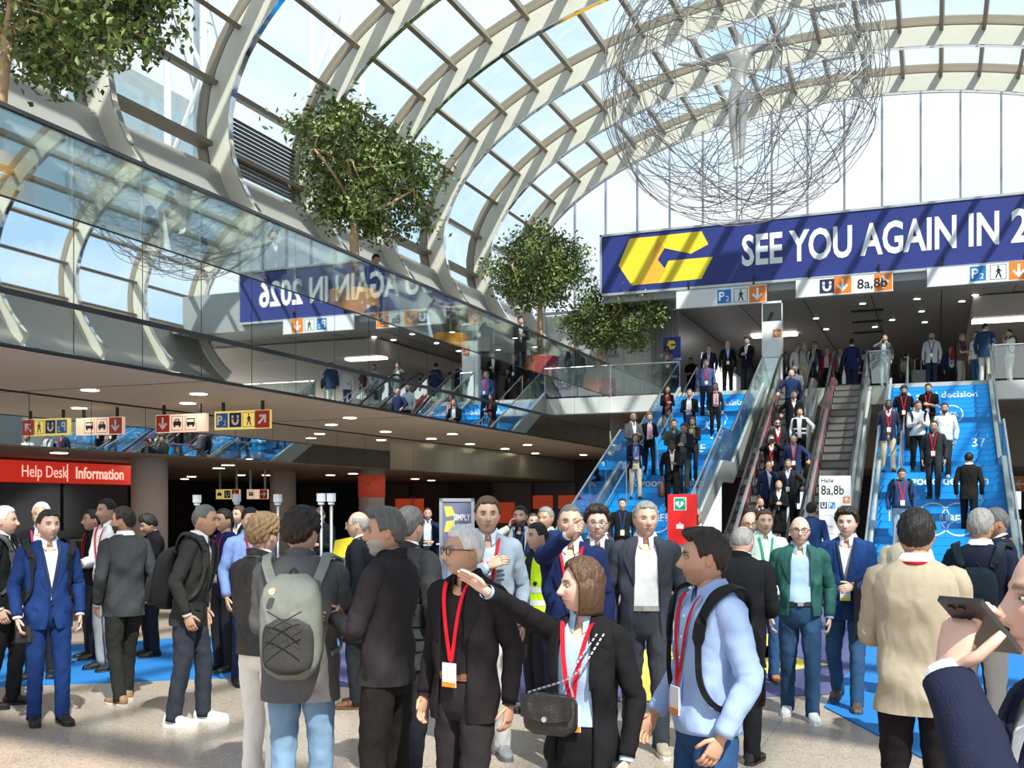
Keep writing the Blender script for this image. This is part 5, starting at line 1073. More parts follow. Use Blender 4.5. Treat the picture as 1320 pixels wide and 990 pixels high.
    if collared:   # shirt collar: stand plus two leaves
        cm = MB(); cr = np.array([.066, .064, .072, .080])*k*(.88 if fem else 1); ax_ = nt_-nb; rows = []
        for (q, r_, dr) in ((.0, cr[0], .045), (.55, cr[1], .045), (.53, cr[2], .05), (.05, cr[3]*1.12, .085)):
            c_ = nb+ax_*q+np.array([0, 0, .030*k]); tt_ = np.linspace(.30, 2*PI-.30, NR); rows.append(np.stack([c_[0]+np.sin(tt_)*r_, c_[1]-np.cos(tt_)*r_*(1.0)-.004, np.full(NR, c_[2])-dr*k*np.clip(np.cos(tt_), 0, 1)**1.5], -1))
        cm.loft(np.array(rows), closed=False)
        cm.build('collar', fab(uc, 'cotton'), root, smooth=False)
    if top == 'shirt' and lod < 2:
        pm = MB(); rows = [np.concatenate([T(S(np.array([-.09, .09]), z, off+.004*k))+D, T(S(np.array([.09, -.09]), z, off-.002))+D]) for z in np.linspace(hemz, 1.44*k, 14)]; pm.loft(np.array(rows)); pl_ = pm.build('placket', fab(tuple(min(1, c*1.05) for c in jc), 'cotton'), gar)
        for z in np.linspace(hemz+.05*k, 1.40*k, 6): q = T(S(np.array([0.0]), z, off+.005*k))[0]+D; MB().tube([q, q-np.array([0, .004, 0])], .006*k, 8).build('button', WHITE, pl_)
    if top in ('sweater', 'tee', 'coat') and top != 'coat':
        cm = MB(); tt_ = np.linspace(0, 2*PI, NR, endpoint=False); cm.loft(np.array([np.stack([nb[0]+np.sin(tt_)*r_*k, nb[1]-np.cos(tt_)*r_*k, np.full(NR, nb[2]+z_*k)-.02*k*np.cos(tt_)], -1) for r_, z_ in ((.075, .012), (.070, .038), (.062, .036))]), True, False, False); cm.build('neckband', fab(tuple(c*.8 for c in jc), jk), gar, smooth=True)
    if top == 'coat' and lod < 2 or jk == 'leather' or puffer:
        cm = MB(); tt_ = np.linspace(.5, 2*PI-.5, NR); cm.loft(np.array([np.stack([nb[0]+np.sin(tt_)*r_*k, nb[1]-np.cos(tt_)*r_*k, np.full(NR, nb[2]+z_*k)-.03*k*np.cos(tt_)], -1) for r_, z_ in ((.085, .0), (.088, .055), (.078, .058), (.075, .02))]), closed=False); cm.build('coat_collar', fab(jc, jk), gar, smooth=False)
    if tie:
        tmn = MB(); rows = []
        for z, w_ in ((1.445, .018), (1.43, .022), (1.42, .014), (1.25, .032), (1.08, .042), (1.03, .004)): 
            c_ = T(S(np.array([0.0]), z*k, .002*k))[0]+D; rows.append(np.array([c_+np.array([-w_*k, -.001, 0]), c_+np.array([w_*k, -.001, 0]), c_+np.array([w_*k, -.009, 0]), c_+np.array([-w_*k, -.009, 0])]))
        tmn.loft(np.array(rows)); tmn.build('necktie', fab(tie, 'cotton'), root)
    if scarf:
        smm = MB(); tt_ = np.linspace(0, 2*PI, 20, endpoint=False); c_ = nb+np.array([0, -.005, .015]); smm.tube(np.stack([np.sin(tt_)*.085*k+c_[0], c_[1]-np.cos(tt_)*.085*k, c_[2]-.03*k*np.cos(tt_)], -1), .030*k, 8, closed_path=True, noise=.1)
        for s in (1, -1): smm.tube(np.array([T(S(np.array([s*.22]), z, .02*k))[0]+D for z in np.linspace(1.42*k, 1.05*k, 6)]), np.linspace(.03, .045, 6)*k, 8, noise=.1)
        smm.build('scarf', fab(scarf, 'cotton'), root, smooth=True)
    oo = off+.010*k if under and top != 'open' else (.006*k if under else off+.006*k)
    if lany is not None:
        ly = MB(); vz = 1.10*k if not fem else 1.14*k; e_ = .011*k
        for s in (1, -1):
            rows = []
            for q in np.linspace(0, 1, 14):
                z = 1.495*k+(vz-1.495*k)*q; hw = np.interp(z, Zt, HW); xx = s*(.062*k*(1-q)+.004*k); a_ = math.asin(min(.95, (abs(xx)/hw)**1.225))*s; c_ = T(S(np.array([a_]), z, oo+.004*k))[0]+D
                d_ = np.array([e_, 0, .004*k*s]); rows.append(np.array([c_-d_, c_+d_, c_+d_+np.array([0, -.003, 0]), c_-d_+np.array([0, -.003, 0])]))
            ly.loft(np.array(rows))
        ba = T(np.stack([np.array([s*.062*k, .02*k, 1.47*k]) for s in (1, -1)]))+D
        tt_ = np.linspace(PI/2, 3*PI/2, 12); cen = nb+np.array([0, .0, .02*k]); ly.tube(np.stack([cen[0]+np.sin(tt_)*.082*k, cen[1]-np.cos(tt_)*.088*k, np.full(12, cen[2]+.006*k)], -1), .008*k, 6)
        lo_ = ly.build('lanyard', fab(lany, 'nylon'), root, smooth=False)
        if badge:
            c_ = T(S(np.array([0.0]), vz-.055*k, oo+.008*k))[0]+D; c2 = T(S(np.array([0.0]), vz-.13*k, oo+.008*k))[0]+D; y_ = min(c_[1], c2[1]); bo = MB().box((-.043*k, y_-.004, vz-.125*k-drop), (.043*k, y_, vz-.005*k-drop)).build('badge', WHITE, lo_)
            MB().box((-.043*k, y_-.006, vz-.125*k-drop), (.043*k, y_-.004, vz-.100*k-drop)).build('badge_stripe', YELLOW if lany[0] < .3 else ORANGE, bo)
    if vest:
        vm = MB(); vm.loft(np.array([T(S(np.linspace(.25, 2*PI-.25, NR), z, off+.012*k))+D for z in np.linspace(.86*k, 1.46*k, 12)]), closed=False); vo = vm.build('safety_vest', fab(vest, 'nylon'), root, smooth=True)
        for z in (1.02*k, 1.14*k): sv_ = MB(); sv_.loft(np.array([T(S(np.linspace(.25, 2*PI-.25, NR), q, off+.015*k))+D for q in (z, z+.05*k)]), closed=False); sv_.build('reflective_band', mat('reflective', (.62, .63, .65), .3), vo)
    if glasses is not None:
        gl = MB(); tr = lambda Q: hctr+(np.asarray(Q)*hs)@Rh.T; gr_ = .0022 if lod else .0026
        for s in (1, -1):
            a = np.linspace(0, 2*PI, 14, endpoint=False); q = np.stack([s*.033+.024*np.sign(np.cos(a))*np.abs(np.cos(a))**.7, np.full(14, -.1005)+.004*np.abs(np.cos(a)), .006+.018*np.sign(np.sin(a))*np.abs(np.sin(a))**.7], -1); gl.tube(tr(q), gr_*hs, 5, closed_path=True)
            gl.tube(tr([(s*.057, -.096, .012), (s*.078, -.04, .012), (s*.080, .012, .006)]), gr_*hs, 5)
            if glasses[1]: gl.loft(tr(np.stack([q*np.array([1, 1, 1]), q*0+q.mean(0)], 0).reshape(-1, 3)).reshape(2, 14, 3), True, False, False)
        gl.tube(tr([(-.01, -.104, .01), (0, -.106, .012), (.01, -.104, .01)]), gr_*hs, 5); gl.build('glasses', mat('frame_%d' % int(glasses[0]*99), (glasses[0],)*3, .3), root)
    P_ = dict(root=root, T=T, S=S, D=D, k=k, arms={a[0]: a for a in arms}, off=off, loc=(X, Y, z0), rz=rz, nb=nb, hctr=hctr, hs=hs, Rh=Rh, Zt=Zt, HW=HW, seed=seed)
    if bag: backpack(P_, *bag)
    return P_
def carried(P, name, label, cat): o = empty(name, P['loc'], P['rz']); return tag(o, label, cat)
def backpack(P, label, col, col2=None, w=.15, h=.44, d=.15, zc=1.17, shift=0.0, strapc=None):
    o = carried(P, 'backpack', label, 'backpack'); k, T, S, D, off = P['k'], P['T'], P['S'], P['D'], P['off']; col2 = col2 or tuple(c*.7 for c in col)
    a = np.linspace(0, 2*PI, 28, endpoint=False); R = []
    yb = T(S(np.array([PI]), zc*k, off))[0][1]
    for q in np.linspace(-1, 1, 15):
        s_ = (1-abs(q)**4)**.35 if abs(q) < 1 else .35; s_ = max(s_, .45); zz_ = (zc+q*h/2)*k; dd = d*(1.0-.28*max(0, q))
        c_ = S(np.array([PI]), zz_, off+.004)[0]; R.append(T(np.stack([shift+np.sign(np.cos(a))*np.abs(np.cos(a))**.6*w*k*s_, c_[1]+dd*k*.5*s_+np.sign(np.sin(a))*np.abs(np.sin(a))**.6*dd*k*.5*s_, np.full_like(a, zz_)], -1))+D)
    MB().loft(np.array(R)).build('body', fab(col, 'nylon'), o, smooth=True)
    R = []
    for q in np.linspace(-1, 1, 9):
        s_ = max((1-abs(q)**4)**.35 if abs(q) < 1 else .4, .4); zz_ = (zc-.09+q*h*.26)*k; c_ = S(np.array([PI]), zz_, off+.004)[0]; R.append(T(np.stack([shift+np.cos(a)*w*.82*k*s_, c_[1]+d*k*(.93)+np.sin(a)*.045*k*s_, np.full_like(a, zz_)], -1))+D)
    MB().loft(np.array(R)).build('front_pocket', fab(col2, 'nylon'), o, smooth=True)
    zz_ = (zc+h*.47)*k; c_ = T(S(np.array([PI]), zz_, off+.01))[0]+D; MB().tube(smooth_path([c_+np.array([-.03*k, .02, 0]), c_+np.array([0, .02, .045*k]), c_+np.array([.03*k, .02, 0])], 4), .008*k, 6).build('grab_handle', fab(col2, 'nylon'), o)
    for s in (1, -1):
        pth = []
        for a_, z in ((2.75, 1.37), (2.6, 1.47), (2.2, 1.505), (1.6, 1.507), (.9, 1.475), (.62, 1.38), (.66, 1.25), (.85, 1.12), (1.3, 1.03), (2.2, 1.0)):
            hw = np.interp(z*k, P['Zt'], P['HW']); e = off+.014*k; q = S(np.array([a_*s]), z*k, e)[0]
            if z > 1.44: q = q*np.array([1.0, 1, 1])+np.array([s*.022*k, 0, .018*k])
            pth.append(T(q[None])[0]+D)
        pp_ = smooth_path(pth, 4); R = []
        for i in range(len(pp_)):
            tg_ = unit(pp_[min(i+1, len(pp_)-1)]-pp_[max(i-1, 0)]); cen = np.array([0, P['nb'][1], pp_[i][2]]); nn = unit((pp_[i]-cen)*np.array([1, 1, 0])+np.array([0, 0, .4 if pp_[i][2] > 1.4*k else 0])); nn = unit(nn-tg_*np.dot(nn, tg_)); sd = np.cross(tg_, nn); w_ = .026*k if i < len(pp_)*.62 else .013*k
            R.append(np.array([pp_[i]-sd*w_, pp_[i]+sd*w_, pp_[i]+sd*w_+nn*.012*k, pp_[i]-sd*w_+nn*.012*k]))
        MB().loft(np.array(R)).build('strap', fab(strapc or col2, 'nylon'), o, smooth=False)
    return o
def phone(P, s, label, up=False, col=(.01, .01, .012)):
    o = carried(P, 'phone', label, 'phone'); _, _, _, E_, W_, pose = P['arms'][s]; d = unit(W_-E_); k = P['k']
    c = W_+d*.085*k+np.array([0, -.012, .022*k]) if pose not in ('ear', 'down', 'down2') else (W_+d*.09*k+np.array([-s*.02, -.01, 0]))
    m = MB(); m.box((-.036, -.005, -.075), (.036, .005, .075)); b = m.build('case', mat('phone_case', col, .3), o); b.location = c; b.rotation_euler = (math.radians(-60) if pose not in ('ear', 'down', 'down2') else .1, 0, 1.3 if pose in ('ear', 'down', 'down2') else 0)
    MB().box((-.033, -.0065, -.071), (.033, -.005, .071)).build('screen', mat('phone_screen', (.02, .02, .03), .05), b)
    return o
# ------------------------------------------------------------ the crowd
NV, BK, CH, GY, LG = (.012, .018, .055), (.010, .010, .012), (.035, .037, .042), (.10, .105, .11), (.42, .44, .47)
RL, BL, DN, LB, DB = (.55, .012, .025), (.02, .05, .20), (.035, .085, .19), (.30, .45, .70), (.018, .055, .21)
WT, KH, JE = (.78, .78, .78), (.50, .40, .27), (.22, .37, .58)
STUB, FB, GB = ('stub', (.10, .07, .05)), ('full', (.03, .02, .014)), ('full', (.34, .33, .32))
# foreground, left to right
p = person('man in bright blue suit and white shirt holding a black notebook, left edge', 62, 8.6, H=1.775, face=12, hy=10, jc=(.012, .034, .13), pc=(.010, .030, .115), lany=(.02, .03, .08), badge=False, skin='p', beard=STUB, hair='short', hc='db', feet=(.05, -.05), bag=('black backpack worn by the blue suited man', (.02, .02, .022)))
o = carried(p, 'notebook', 'black notebook held low by the blue suited man', 'notebook'); W = p['arms'][-1][4]; MB().box(W+np.array([-.02, -.045, -.20]), W+np.array([.13, -.025, -.06])).build('cover', fab((.01, .01, .01), 'leather'), o); MB().box(W+np.array([-.018, -.041, -.197]), W+np.array([.133, -.029, -.063])).build('pages', WHITE, o)
person('white haired man in black with grey backpack, cut by the left edge', 4, 9.3, H=1.81, face=75, top='coat', jc=BK, pc=BK, hair='short', hc='wh', feet=(.05, -.12), bag=('grey backpack on the man at the left edge', (.10, .10, .10)))
person('white haired bearded man in dark suit behind the blue suited man', 54, 10.9, H=1.84, face=-15, jc=BK, hair='short', hc='wh', beard=GB, lany=(.35, .02, .10), skin='t')
person('man in charcoal suit seen from behind with tan shoes', 160, 9.5, H=1.81, face=-152, hy=42, jc=(.045, .048, .052), pc=(.022, .022, .02), hair='short', hc='db', beard=FB, la='pocket', ra='pocket', feet=(-.12, .14), shoe=(.32, .18, .09), sole=(.6, .55, .48), skin='t')
person('tall dark haired man in white shirt and grey trousers behind the charcoal suit', 139, 11.4, H=1.88, face=-60, top='shirt', jc=WT, jk='cotton', pc=(.30, .30, .31), hair='short', hc='bk', lany=RL, beard=STUB, skin='t', ra='hold')
p = person('black haired man in red collared polo holding white papers', 120, 12.2, H=1.76, face=-75, top='polo', jc=(.015, .012, .014), shc=(.5, .02, .02), hair='short', hc='bk', skin='t', la='hold', ra='hold', lany=RL)
o = carried(p, 'papers', 'white papers held by the man in the red collared polo', 'paper'); W = p['arms'][1][4]; MB().box(W+np.array([-.02, -.12, -.14]), W+np.array([-.012, -.05, .16])).build('sheet', WHITE, o)
person('black haired man in black polo looking down, by the plain column', 196, 12.4, H=1.72, face=-70, hp=22, top='polo', jc=BK, hair='cover', hc='bk', skin='t', la='front', ra='front', lany=RL, badge=False)
person('man with cropped hair in charcoal blazer and white sneakers leaning right', 244, 8.6, H=1.84, face=72, lean=9, jc=(.028, .028, .027), pc=(.030, .033, .045), hair='buzz', hc='dg', skin='t', la='pocket', ra='pocket', feet=(.08, -.10), shoe=(.78, .78, .77), sole=(.8, .8, .8), bag=('black backpack with pale zips on the man in white sneakers', (.022, .022, .022), (.03, .03, .028), .16, .48, .19, 1.16))
person('smiling black haired man in navy sweater facing left', 290, 11.3, H=1.77, face=-55, top='sweater', jc=(.015, .025, .11), hair='short', hc='bk', lany=RL, la='hold', ra='front', skin='t')
person('man with reddish brown hair in dark jacket under the distant signs', 309, 14.2, H=1.80, face=-45, jc=BK, hair='short', hc='br', beard=STUB, lod=1)
person('man in light blue shirt with dark hair, hand lowered', 322, 10.4, H=1.79, face=18, top='shirt', jc=(.17, .25, .50), jk='cotton', pc=NV, hair='short', hc='bk', lany=RL, badge=False, feet=(.05, -.1))
person('curly haired young man in black leather jacket and white trousers', 338, 6.5, H=1.75, face=135, top='coat', jc=(.016, .016, .017), jk='leather', pc=(.74, .72, .68), pk='cotton', hair='curly', hc='lb', hem=.90, la='hold', ra='down', hp=8, shoe=(.7, .7, .7))
p = person('young man in grey parka and pale jeans seen from behind', 388, 5.75, H=1.79, face=168, hy=-20, top='coat', jc=(.095, .095, .10), jk='nylon', pc=(.16, .27, .41), pk='denim', hair='messy', hc='db', hem=.74, bulk=1.16, la='hold', ra='hold', feet=(-.02, .06), hp=6, shoe=(.7, .7, .7), bag=('grey green hiking backpack with bungee cord', (.15, .168, .152), (.04, .04, .041), .165, .56, .20, 1.16, .0, (.20, .22, .20)))
k_ = p['k']; bk = [o for o in bpy.data.objects if o.get('label') == 'grey green hiking backpack with bungee cord'][0]
S_, T_ = p['S'], p['T']; yb = lambda z: T_(S_(np.array([PI]), z*k_, .03))[0][1]+.262
m = MB()
zz5 = [1.06, 1.16, 1.26]
for a, b in zip(zz5[:-1], zz5[1:]):
    for s in (-1, 1): m.tube([(s*.09, yb(a), a*k_), (-s*.09, yb(b)-.02, b*k_)], .0035, 5)
m.build('bungee_cord', BLACK, bk)
MB().tube([(.07, yb(1.33)-.08, 1.36*k_), (.07, yb(1.33)-.05, 1.36*k_)], .018, 12).build('round_patch', mat('patch_tan', (.5, .36, .27), .6), bk)
p = person('laughing grey bearded man in black overshirt facing left', 500, 5.55, H=1.80, face=-118, hy=28, top='coat', jc=(.026, .023, .026), jk='wool', pc=(.013, .012, .011), hair='quiff', hc='dg', beard=GB, la='front', ra='front', skin='t', hem=.86, open_=1.40, shc=BK, feet=(.0, -.05))
person('grey haired man in black puffer jacket behind the laughing man', 526, 6.6, H=1.81, face=140, top='coat', jc=(.030, .030, .032), jk='nylon', puffer=True, hair='short', hc='dg', feet=(.1, -.1))
person('elderly balding man with glasses in long dark coat facing left', 464, 9.3, H=1.76, face=-105, top='coat', jc=(.010, .011, .016), hair='balding', hc='gr', glasses=(.3, 0), hem=.60, shoe=(.16, .06, .03))
person('man in black bending over the steel counter', 413, 16.4, H=1.78, face=-20, hp=28, top='sweater', jc=BK, hair='short', hc='br', la='front', ra='front', lod=1)
person('man in black coat with glasses before the red panel', 528, 19.5, H=1.75, face=-50, top='coat', jc=BK, hair='short', hc='db', glasses=(.02, 0))
person('man in navy jacket and pale shirt by the shop front', 551, 20.0, H=1.76, face=5, top='open', jc=NV, shc=(.55, .62, .7), hair='buzz', hc='br', la='hold', ra='hold')
p = person('white haired man with black glasses and red lanyard in black coat', 600, 5.1, H=1.715, face=-38, hy=-28, top='open', jc=(.012, .012, .014), shc=(.014, .014, .015), pc=(.022, .019, .022), hair='short', hc='wh', glasses=(.015, 0), lany=RL, skin='t', belt=(.16, .06, .025), beard=('stub', (.3, .25, .22)), hem=.80, feet=(.06, -.06), la='down2')
person('tall man in pale blue grey blazer with red lanyard', 628, 7.55, H=1.885, face=4, jc=(.27, .32, .39), shc=(.60, .67, .80), pc=(.50, .48, .46), hair='short', hc='br', lany=RL, badge=False, open_=.98, ra='chest', skin='l', feet=(.05, -.12), shoe=(.2, .2, .21))
p = person('woman in black jacket stretching her arm to the left', 752, 4.25, H=1.60, fem=True, face=-24, hy=-48, top='open', jc=(.010, .010, .011), shc=(.34, .48, .68), pc=(.010, .010, .011), hair='bob', hc='br', lany=RL, la='down', ra='fwd', wr=(-.23, -.50, 1.66), hand_n=(-1, (-.2, -.8, -.45), (-.7, -.1, .5)), hcurl=12, hem=.86, feet=(.08, -.08), skin='p')
phone(p, 1, 'phone held low in the hand of the woman in black')
o = carried(p, 'handbag', 'black quilted handbag on a chain at the hip of the woman', 'handbag'); k_ = p['k']; c = np.array([-.06, -.22, 1.10])*k_; R = []
a = np.linspace(0, 2*PI, 24, endpoint=False)
for q in np.linspace(-1, 1, 9): s_ = (1-abs(q)**6*.35); R.append(np.stack([c[0]+.125*k_*s_*np.sign(np.cos(a))*np.abs(np.cos(a))**.5, c[1]+.045*k_*s_*np.sign(np.sin(a))*np.abs(np.sin(a))**.5, np.full_like(a, c[2]+q*.088*k_)], -1))
LEA = fab((.010, .010, .011), 'leather'); MB().loft(np.array(R)).build('body', LEA, o, smooth=True)
fp_ = MB().prism([c+np.array(q)*k_ for q in ((-.124, -.047, .09), (.124, -.047, .09), (.118, -.05, -.01), (0, -.052, -.03), (-.118, -.05, -.01))], (0, -.006, 0)).build('flap', LEA, o); MB().tube([c+np.array([0, -.055, -.012])*k_, c+np.array([0, -.068, -.012])*k_], .011, 10).build('clasp', STEEL, fp_)
for s in (-1, 1):
    e = p['T'](p['S'](np.array([.55 if s > 0 else .75]), 1.46*k_, .03))[0]+p['D']; pts = smooth_path([c+np.array([s*.11, 0, .085])*k_, (c+e)/2+np.array([0, -.03, 0]), e], 10)
    for i in range(0, len(pts)-1): MB().tube([pts[i], pts[i]*.35+pts[i+1]*.65], .005, 5).build('chain_link', STEEL, o)
p = person('bald man in navy blazer pointing straight at the camera', 735, 7.1, H=1.825, face=2, jc=(.012, .020, .075), shc=WT, pc=(.014, .02, .06), hair='buzz', hc='dg', lany=RL, badge=False, ra='point', wr=(-.03, -.46, 1.585), open_=1.0, la='down', skin='l')
person('dark haired man with glasses behind the pointing man', 770, 8.2, H=1.80, face=0, jc=(.022, .028, .04), hair='messy', hc='db', glasses=(.25, 0), skin='p')
person('bearded man in pale grey jacket touching his neck, mid distance', 671, 13.0, H=1.80, face=-15, top='open', jc=(.46, .46, .43), shc=BK, hair='short', hc='db', beard=FB, lany=BL, ra='ear', lod=1)
person('round faced man half hidden beside the pale jacket', 687, 14.6, H=1.70, face=10, top='shirt', jc=(.5, .5, .52), hair='buzz', hc='br', lod=1)
person('grey haired man in navy suit and dark tie, mid distance', 704, 11.5, H=1.79, face=-30, jc=(.015, .025, .085), hair='short', hc='gr', tie=(.06, .012, .02), skin='t', ra='hold', lany=BL, badge=False)
person('person in yellow safety vest seen between blazers', 694, 9.0, H=1.66, face=-60, top='sweater', jc=(.02, .02, .03), hair='short', hc='bk', vest=(.55, .78, .02))
person('small light haired woman at the foot of the left stairs', 778, 14.5, H=1.62, fem=True, face=-50, top='coat', jc=(.05, .05, .06), hair='bun', hc='lb', lod=1)
person('grey haired man in charcoal suit and open white shirt', 832, 7.7, H=1.85, face=4, hy=10, top='open', hem=.80, jc=(.040, .043, .058), shc=WT, pc=(.036, .039, .050), hair='short', hc='gr', belt=(.35, .30, .25), feet=(.12, -.10), shoe=(.40, .33, .24), sole=(.6, .58, .54), skin='l', bulk=1.06)
p = person('man in light blue shirt with backpack in profile, front centre right', 912, 4.4, H=1.715, face=-62, hy=-22, top='shirt', jc=(.30, .42, .68), jk='cotton', pc=(.022, .065, .17), pk='denim', hair='quiff', hc='db', beard=('stub', (.14, .08, .05)), lany=RL, la='pocket', ra='fwd', skin='t', belly=.03, bulk=1.04, bag=('slim black backpack of the man in the light blue shirt', (.014, .014, .016), None, .13, .40, .11))
person('grey haired man in long black coat seen from behind', 952, 7.3, H=1.69, face=165, hp=20, lean=5, top='coat', jc=(.010, .010, .012), pc=(.014, .014, .016), hair='thin', hc='gr', la='hold', ra='hold', bulk=1.1, hem=.72)
p = person('bald man with glasses in green jacket, light shirt and jeans', 1031, 8.85, H=1.735, face=2, top='open', jc=(.022, .085, .075), jk='nylon', shc=(.32, .44, .60), pc=(.025, .062, .125), pk='denim', hair='bald', glasses=(.02, 0), belly=.07, bulk=1.05, belt=(.012, .012, .012), feet=(.14, -.16), shoe=(.78, .78, .78), sole=(.8, .8, .8), hem=.92, skin='p')
p = person('young man in bright blue blazer walking with coat over his arm', 1092, 9.3, H=1.80, face=-6, hy=-4, jc=(.014, .042, .155), shc=WT, pc=(.03, .075, .15), pk='denim', hair='messy', hc='db', lany=(.02, .03, .06), feet=(.18, -.22), flift=(0, .05), la='hold', shoe=(.09, .065, .05), skin='p')
o = carried(p, 'folded_coat', 'black coat hanging over the arm of the young man in blue', 'coat'); W = p['arms'][1][4]; E_ = p['arms'][1][3]; R = []
for q in np.linspace(0, 1, 8): c = W+(E_-W)*(.1+.75*q); w_ = .07+.01*math.sin(q*9); R.append([c+np.array([0, -w_, -.02]), c+np.array([0, -w_*.6, .055]), c+np.array([0, w_*.6, .055]), c+np.array([0, w_, -.02]), c+np.array([0, w_*.8, -.42-.04*math.sin(q*7)]), c+np.array([0, -w_*.7, -.46+.04*math.sin(q*5)])])
MB().loft(np.array(R)).build('cloth', fab((.013, .013, .014)), o, smooth=False)
person('black haired man in beige blazer seen from behind, right foreground', 1181, 5.15, H=1.80, face=176, jc=(.40, .325, .24), jk='cotton', pc=(.012, .012, .013), hair='short', hc='bk', la='hold', ra='hold', skin='t', lany=(.4, .01, .015), badge=False, bulk=1.03, hem=.78)
person('person in cream coat half hidden behind the beige blazer', 1168, 9.8, H=1.70, face=180, top='coat', jc=(.55, .47, .36), hair='short', hc='br', pc=BK)
person('man in navy suit with dark backpack seen from behind on the right', 1264, 7.4, H=1.79, face=172, hy=-10, jc=(.012, .016, .032), pc=(.42, .39, .35), hair='short', hc='gr', skin='t', bag=('dark teal backpack on the man in the navy suit', (.02, .035, .045), None, .14, .40, .13))
person('man in dark jacket with red lanyard in profile, right edge', 1286, 8.7, H=1.79, face=-75, hp=12, top='coat', jc=(.014, .016, .03), hair='short', hc='dg', skin='m', lany=RL, la='hold', ra='hold', beard=STUB)
p = person('bald man in dark suit speaking on a phone, cut by the right edge', 1388, 1.85, H=1.775, face=-68, hy=-8, jc=(.012, .016, .036), shc=(.85, .85, .86), pc=NV, hair='bald', la='ear', wl=(.13, -.26, 1.535), hand_n=(1, (-.35, .75, -.2), (-.1, .25, .95)), hcurl=22, skin='p')
o = carried(p, 'phone', 'black phone held by the bald man at the right edge', 'phone'); W = p['arms'][1][4]; b = MB().box((-.038, -.005, -.08), (.038, .005, .08)).build('case', mat('phone_case', (.01, .01, .012), .3), o); b.location = W+np.array([-.005, .055, .085]); b.rotation_euler = (.95, .0, .75)
MB().box((-.035, .005, -.076), (.035, .0065, .076)).build('screen', mat('phone_screen', (.02, .02, .03), .05), b)
for dx in (-.022, -.004): MB().tube([(dx, -.005, .06), (dx, -.008, .06)], .007, 10).build('lens', BLACK, b)
# crowd behind, centre right
person('bald man in dark suit behind the black coat', 897, 14.0, H=1.78, face=0, jc=BK, hair='balding', hc='gr', lod=1, skin='p')
person('bald man with glasses in olive jacket and black headset', 966, 11.2, H=1.74, face=8, hp=10, top='open', jc=(.030, .045, .018), jk='nylon', hair='bald', glasses=(.02, 0), lany=RL, lod=1, skin='p')
person('smiling dark haired man in mint shirt', 985, 10.6, H=1.77, face=14, top='shirt', jc=(.55, .68, .60), jk='cotton', pc=DN, pk='denim', hair='short', hc='br', lany=(.02, .3, .14), badge=False, shoe=(.35, .14, .05))
person('dark haired man between the olive jacket and the mint shirt', 966, 14.8, H=1.76, face=20, jc=CH, hair='short', hc='db', beard=STUB, lod=1, skin='t')
person('man in blue polo seen from behind at the escalator foot', 1046, 18.0, H=1.86, face=172, top='sweater', jc=(.02, .05, .14), hair='short', hc='db', pc=NV)
# ---- left staircase and the landing above it
def stairp(label, u, v, on='stair', **k):
    k.setdefault('feet', (.14, -.10)); return person(label, u, vtop=v, on=on, **k)
L = stairp
L('man in grey jacket reading his phone by the landing rail', 859, 445, 'land', H=1.76, face=15, hp=22, top='open', jc=(.16, .16, .16), shc=(.45, .45, .45), pc=(.10, .13, .10), skin='d', hair='short', hc='bk', la='front', ra='front', lany=RL)
L('man in black polo looking down on the landing', 891, 460, 'land', H=1.70, face=-20, hp=20, top='polo', jc=BK, pc=NV, hair='short', hc='bk', la='hold', ra='hold', skin='m')
L('dark haired man in navy suit on the landing, left of the bald man', 914, 444, 'land', H=1.74, face=-10, jc=(.02, .02, .035), hair='short', hc='db', shc=(.7, .6, .62))
L('bald man in black suit and pale shirt at the stair head', 938, 439, 'land', H=1.80, face=4, jc=BK, shc=(.6, .7, .8), hair='balding', hc='gr', open_=1.0, lany=BL)
L('young dark haired man in black suit holding a phone at the stair head', 963, 433, 'land', H=1.83, face=-20, hp=10, jc=BK, hair='messy', hc='bk', la='front', ra='front', skin='p')
L('man in blue sweater with red lanyard coming down the left stairs', 910, 463, H=1.78, face=5, top='sweater', jc=(.06, .09, .20), pc=(.02, .03, .06), hair='short', hc='lb', lany=RL, bulk=1.05)
L('dark haired woman in red patterned blouse and dark jacket', 860, 498, H=1.66, fem=True, face=10, hp=18, top='open', jc=BK, shc=(.42, .07, .06), pc=(.10, .09, .08), hair='long', hc='db', la='front', ra='front')
L('grey haired man in black jacket holding a paper on the left stairs', 889, 500, H=1.74, face=-10, top='open', jc=BK, shc=(.5, .55, .6), pc=DN, hair='short', hc='dg', la='hold', ra='hold', skin='t')
L('woman in dark blazer with pink scarf and white sneakers', 922, 493, H=1.68, fem=True, face=5, top='open', jc=(.02, .02, .03), shc=(.6, .5, .5), pc=BK, hair='long', hc='br', scarf=(.60, .33, .34), lany=RL, shoe=(.75, .75, .75))
L('bald man in grey blazer and white shirt on the left stairs', 816, 530, H=1.80, face=25, jc=(.11, .105, .11), shc=WT, hair='bald', beard=STUB, open_=1.0, skin='m', ra='hold', la='front')
L('woman with curly auburn hair in black jacket and pink top', 837, 534, H=1.66, fem=True, face=10, top='open', jc=BK, shc=(.65, .40, .48), pc=BK, hair='curly', hc='rd', la='hold')
L('man in green camouflage jacket with white badge', 869, 538, H=1.72, face=0, top='open', jc=(.045, .065, .04), shc=(.05, .06, .05), hair='short', hc='db', lany=BL, la='hold', ra='hold')
L('man in plaid shirt and dark parka reading his phone', 882, 543, H=1.78, face=-15, hp=25, top='open', jc=(.015, .025, .04), shc=(.16, .17, .17), pc=(.07, .065, .06), hair='short', hc='br', la='front', ra='front', glasses=(.03, 0))
L('brown haired woman reading a leaflet with a tan bag', 893, 535, H=1.64, fem=True, face=-10, hp=20, top='coat', jc=(.03, .028, .03), hair='long', hc='br', la='front', ra='front', scarf=(.35, .24, .12))
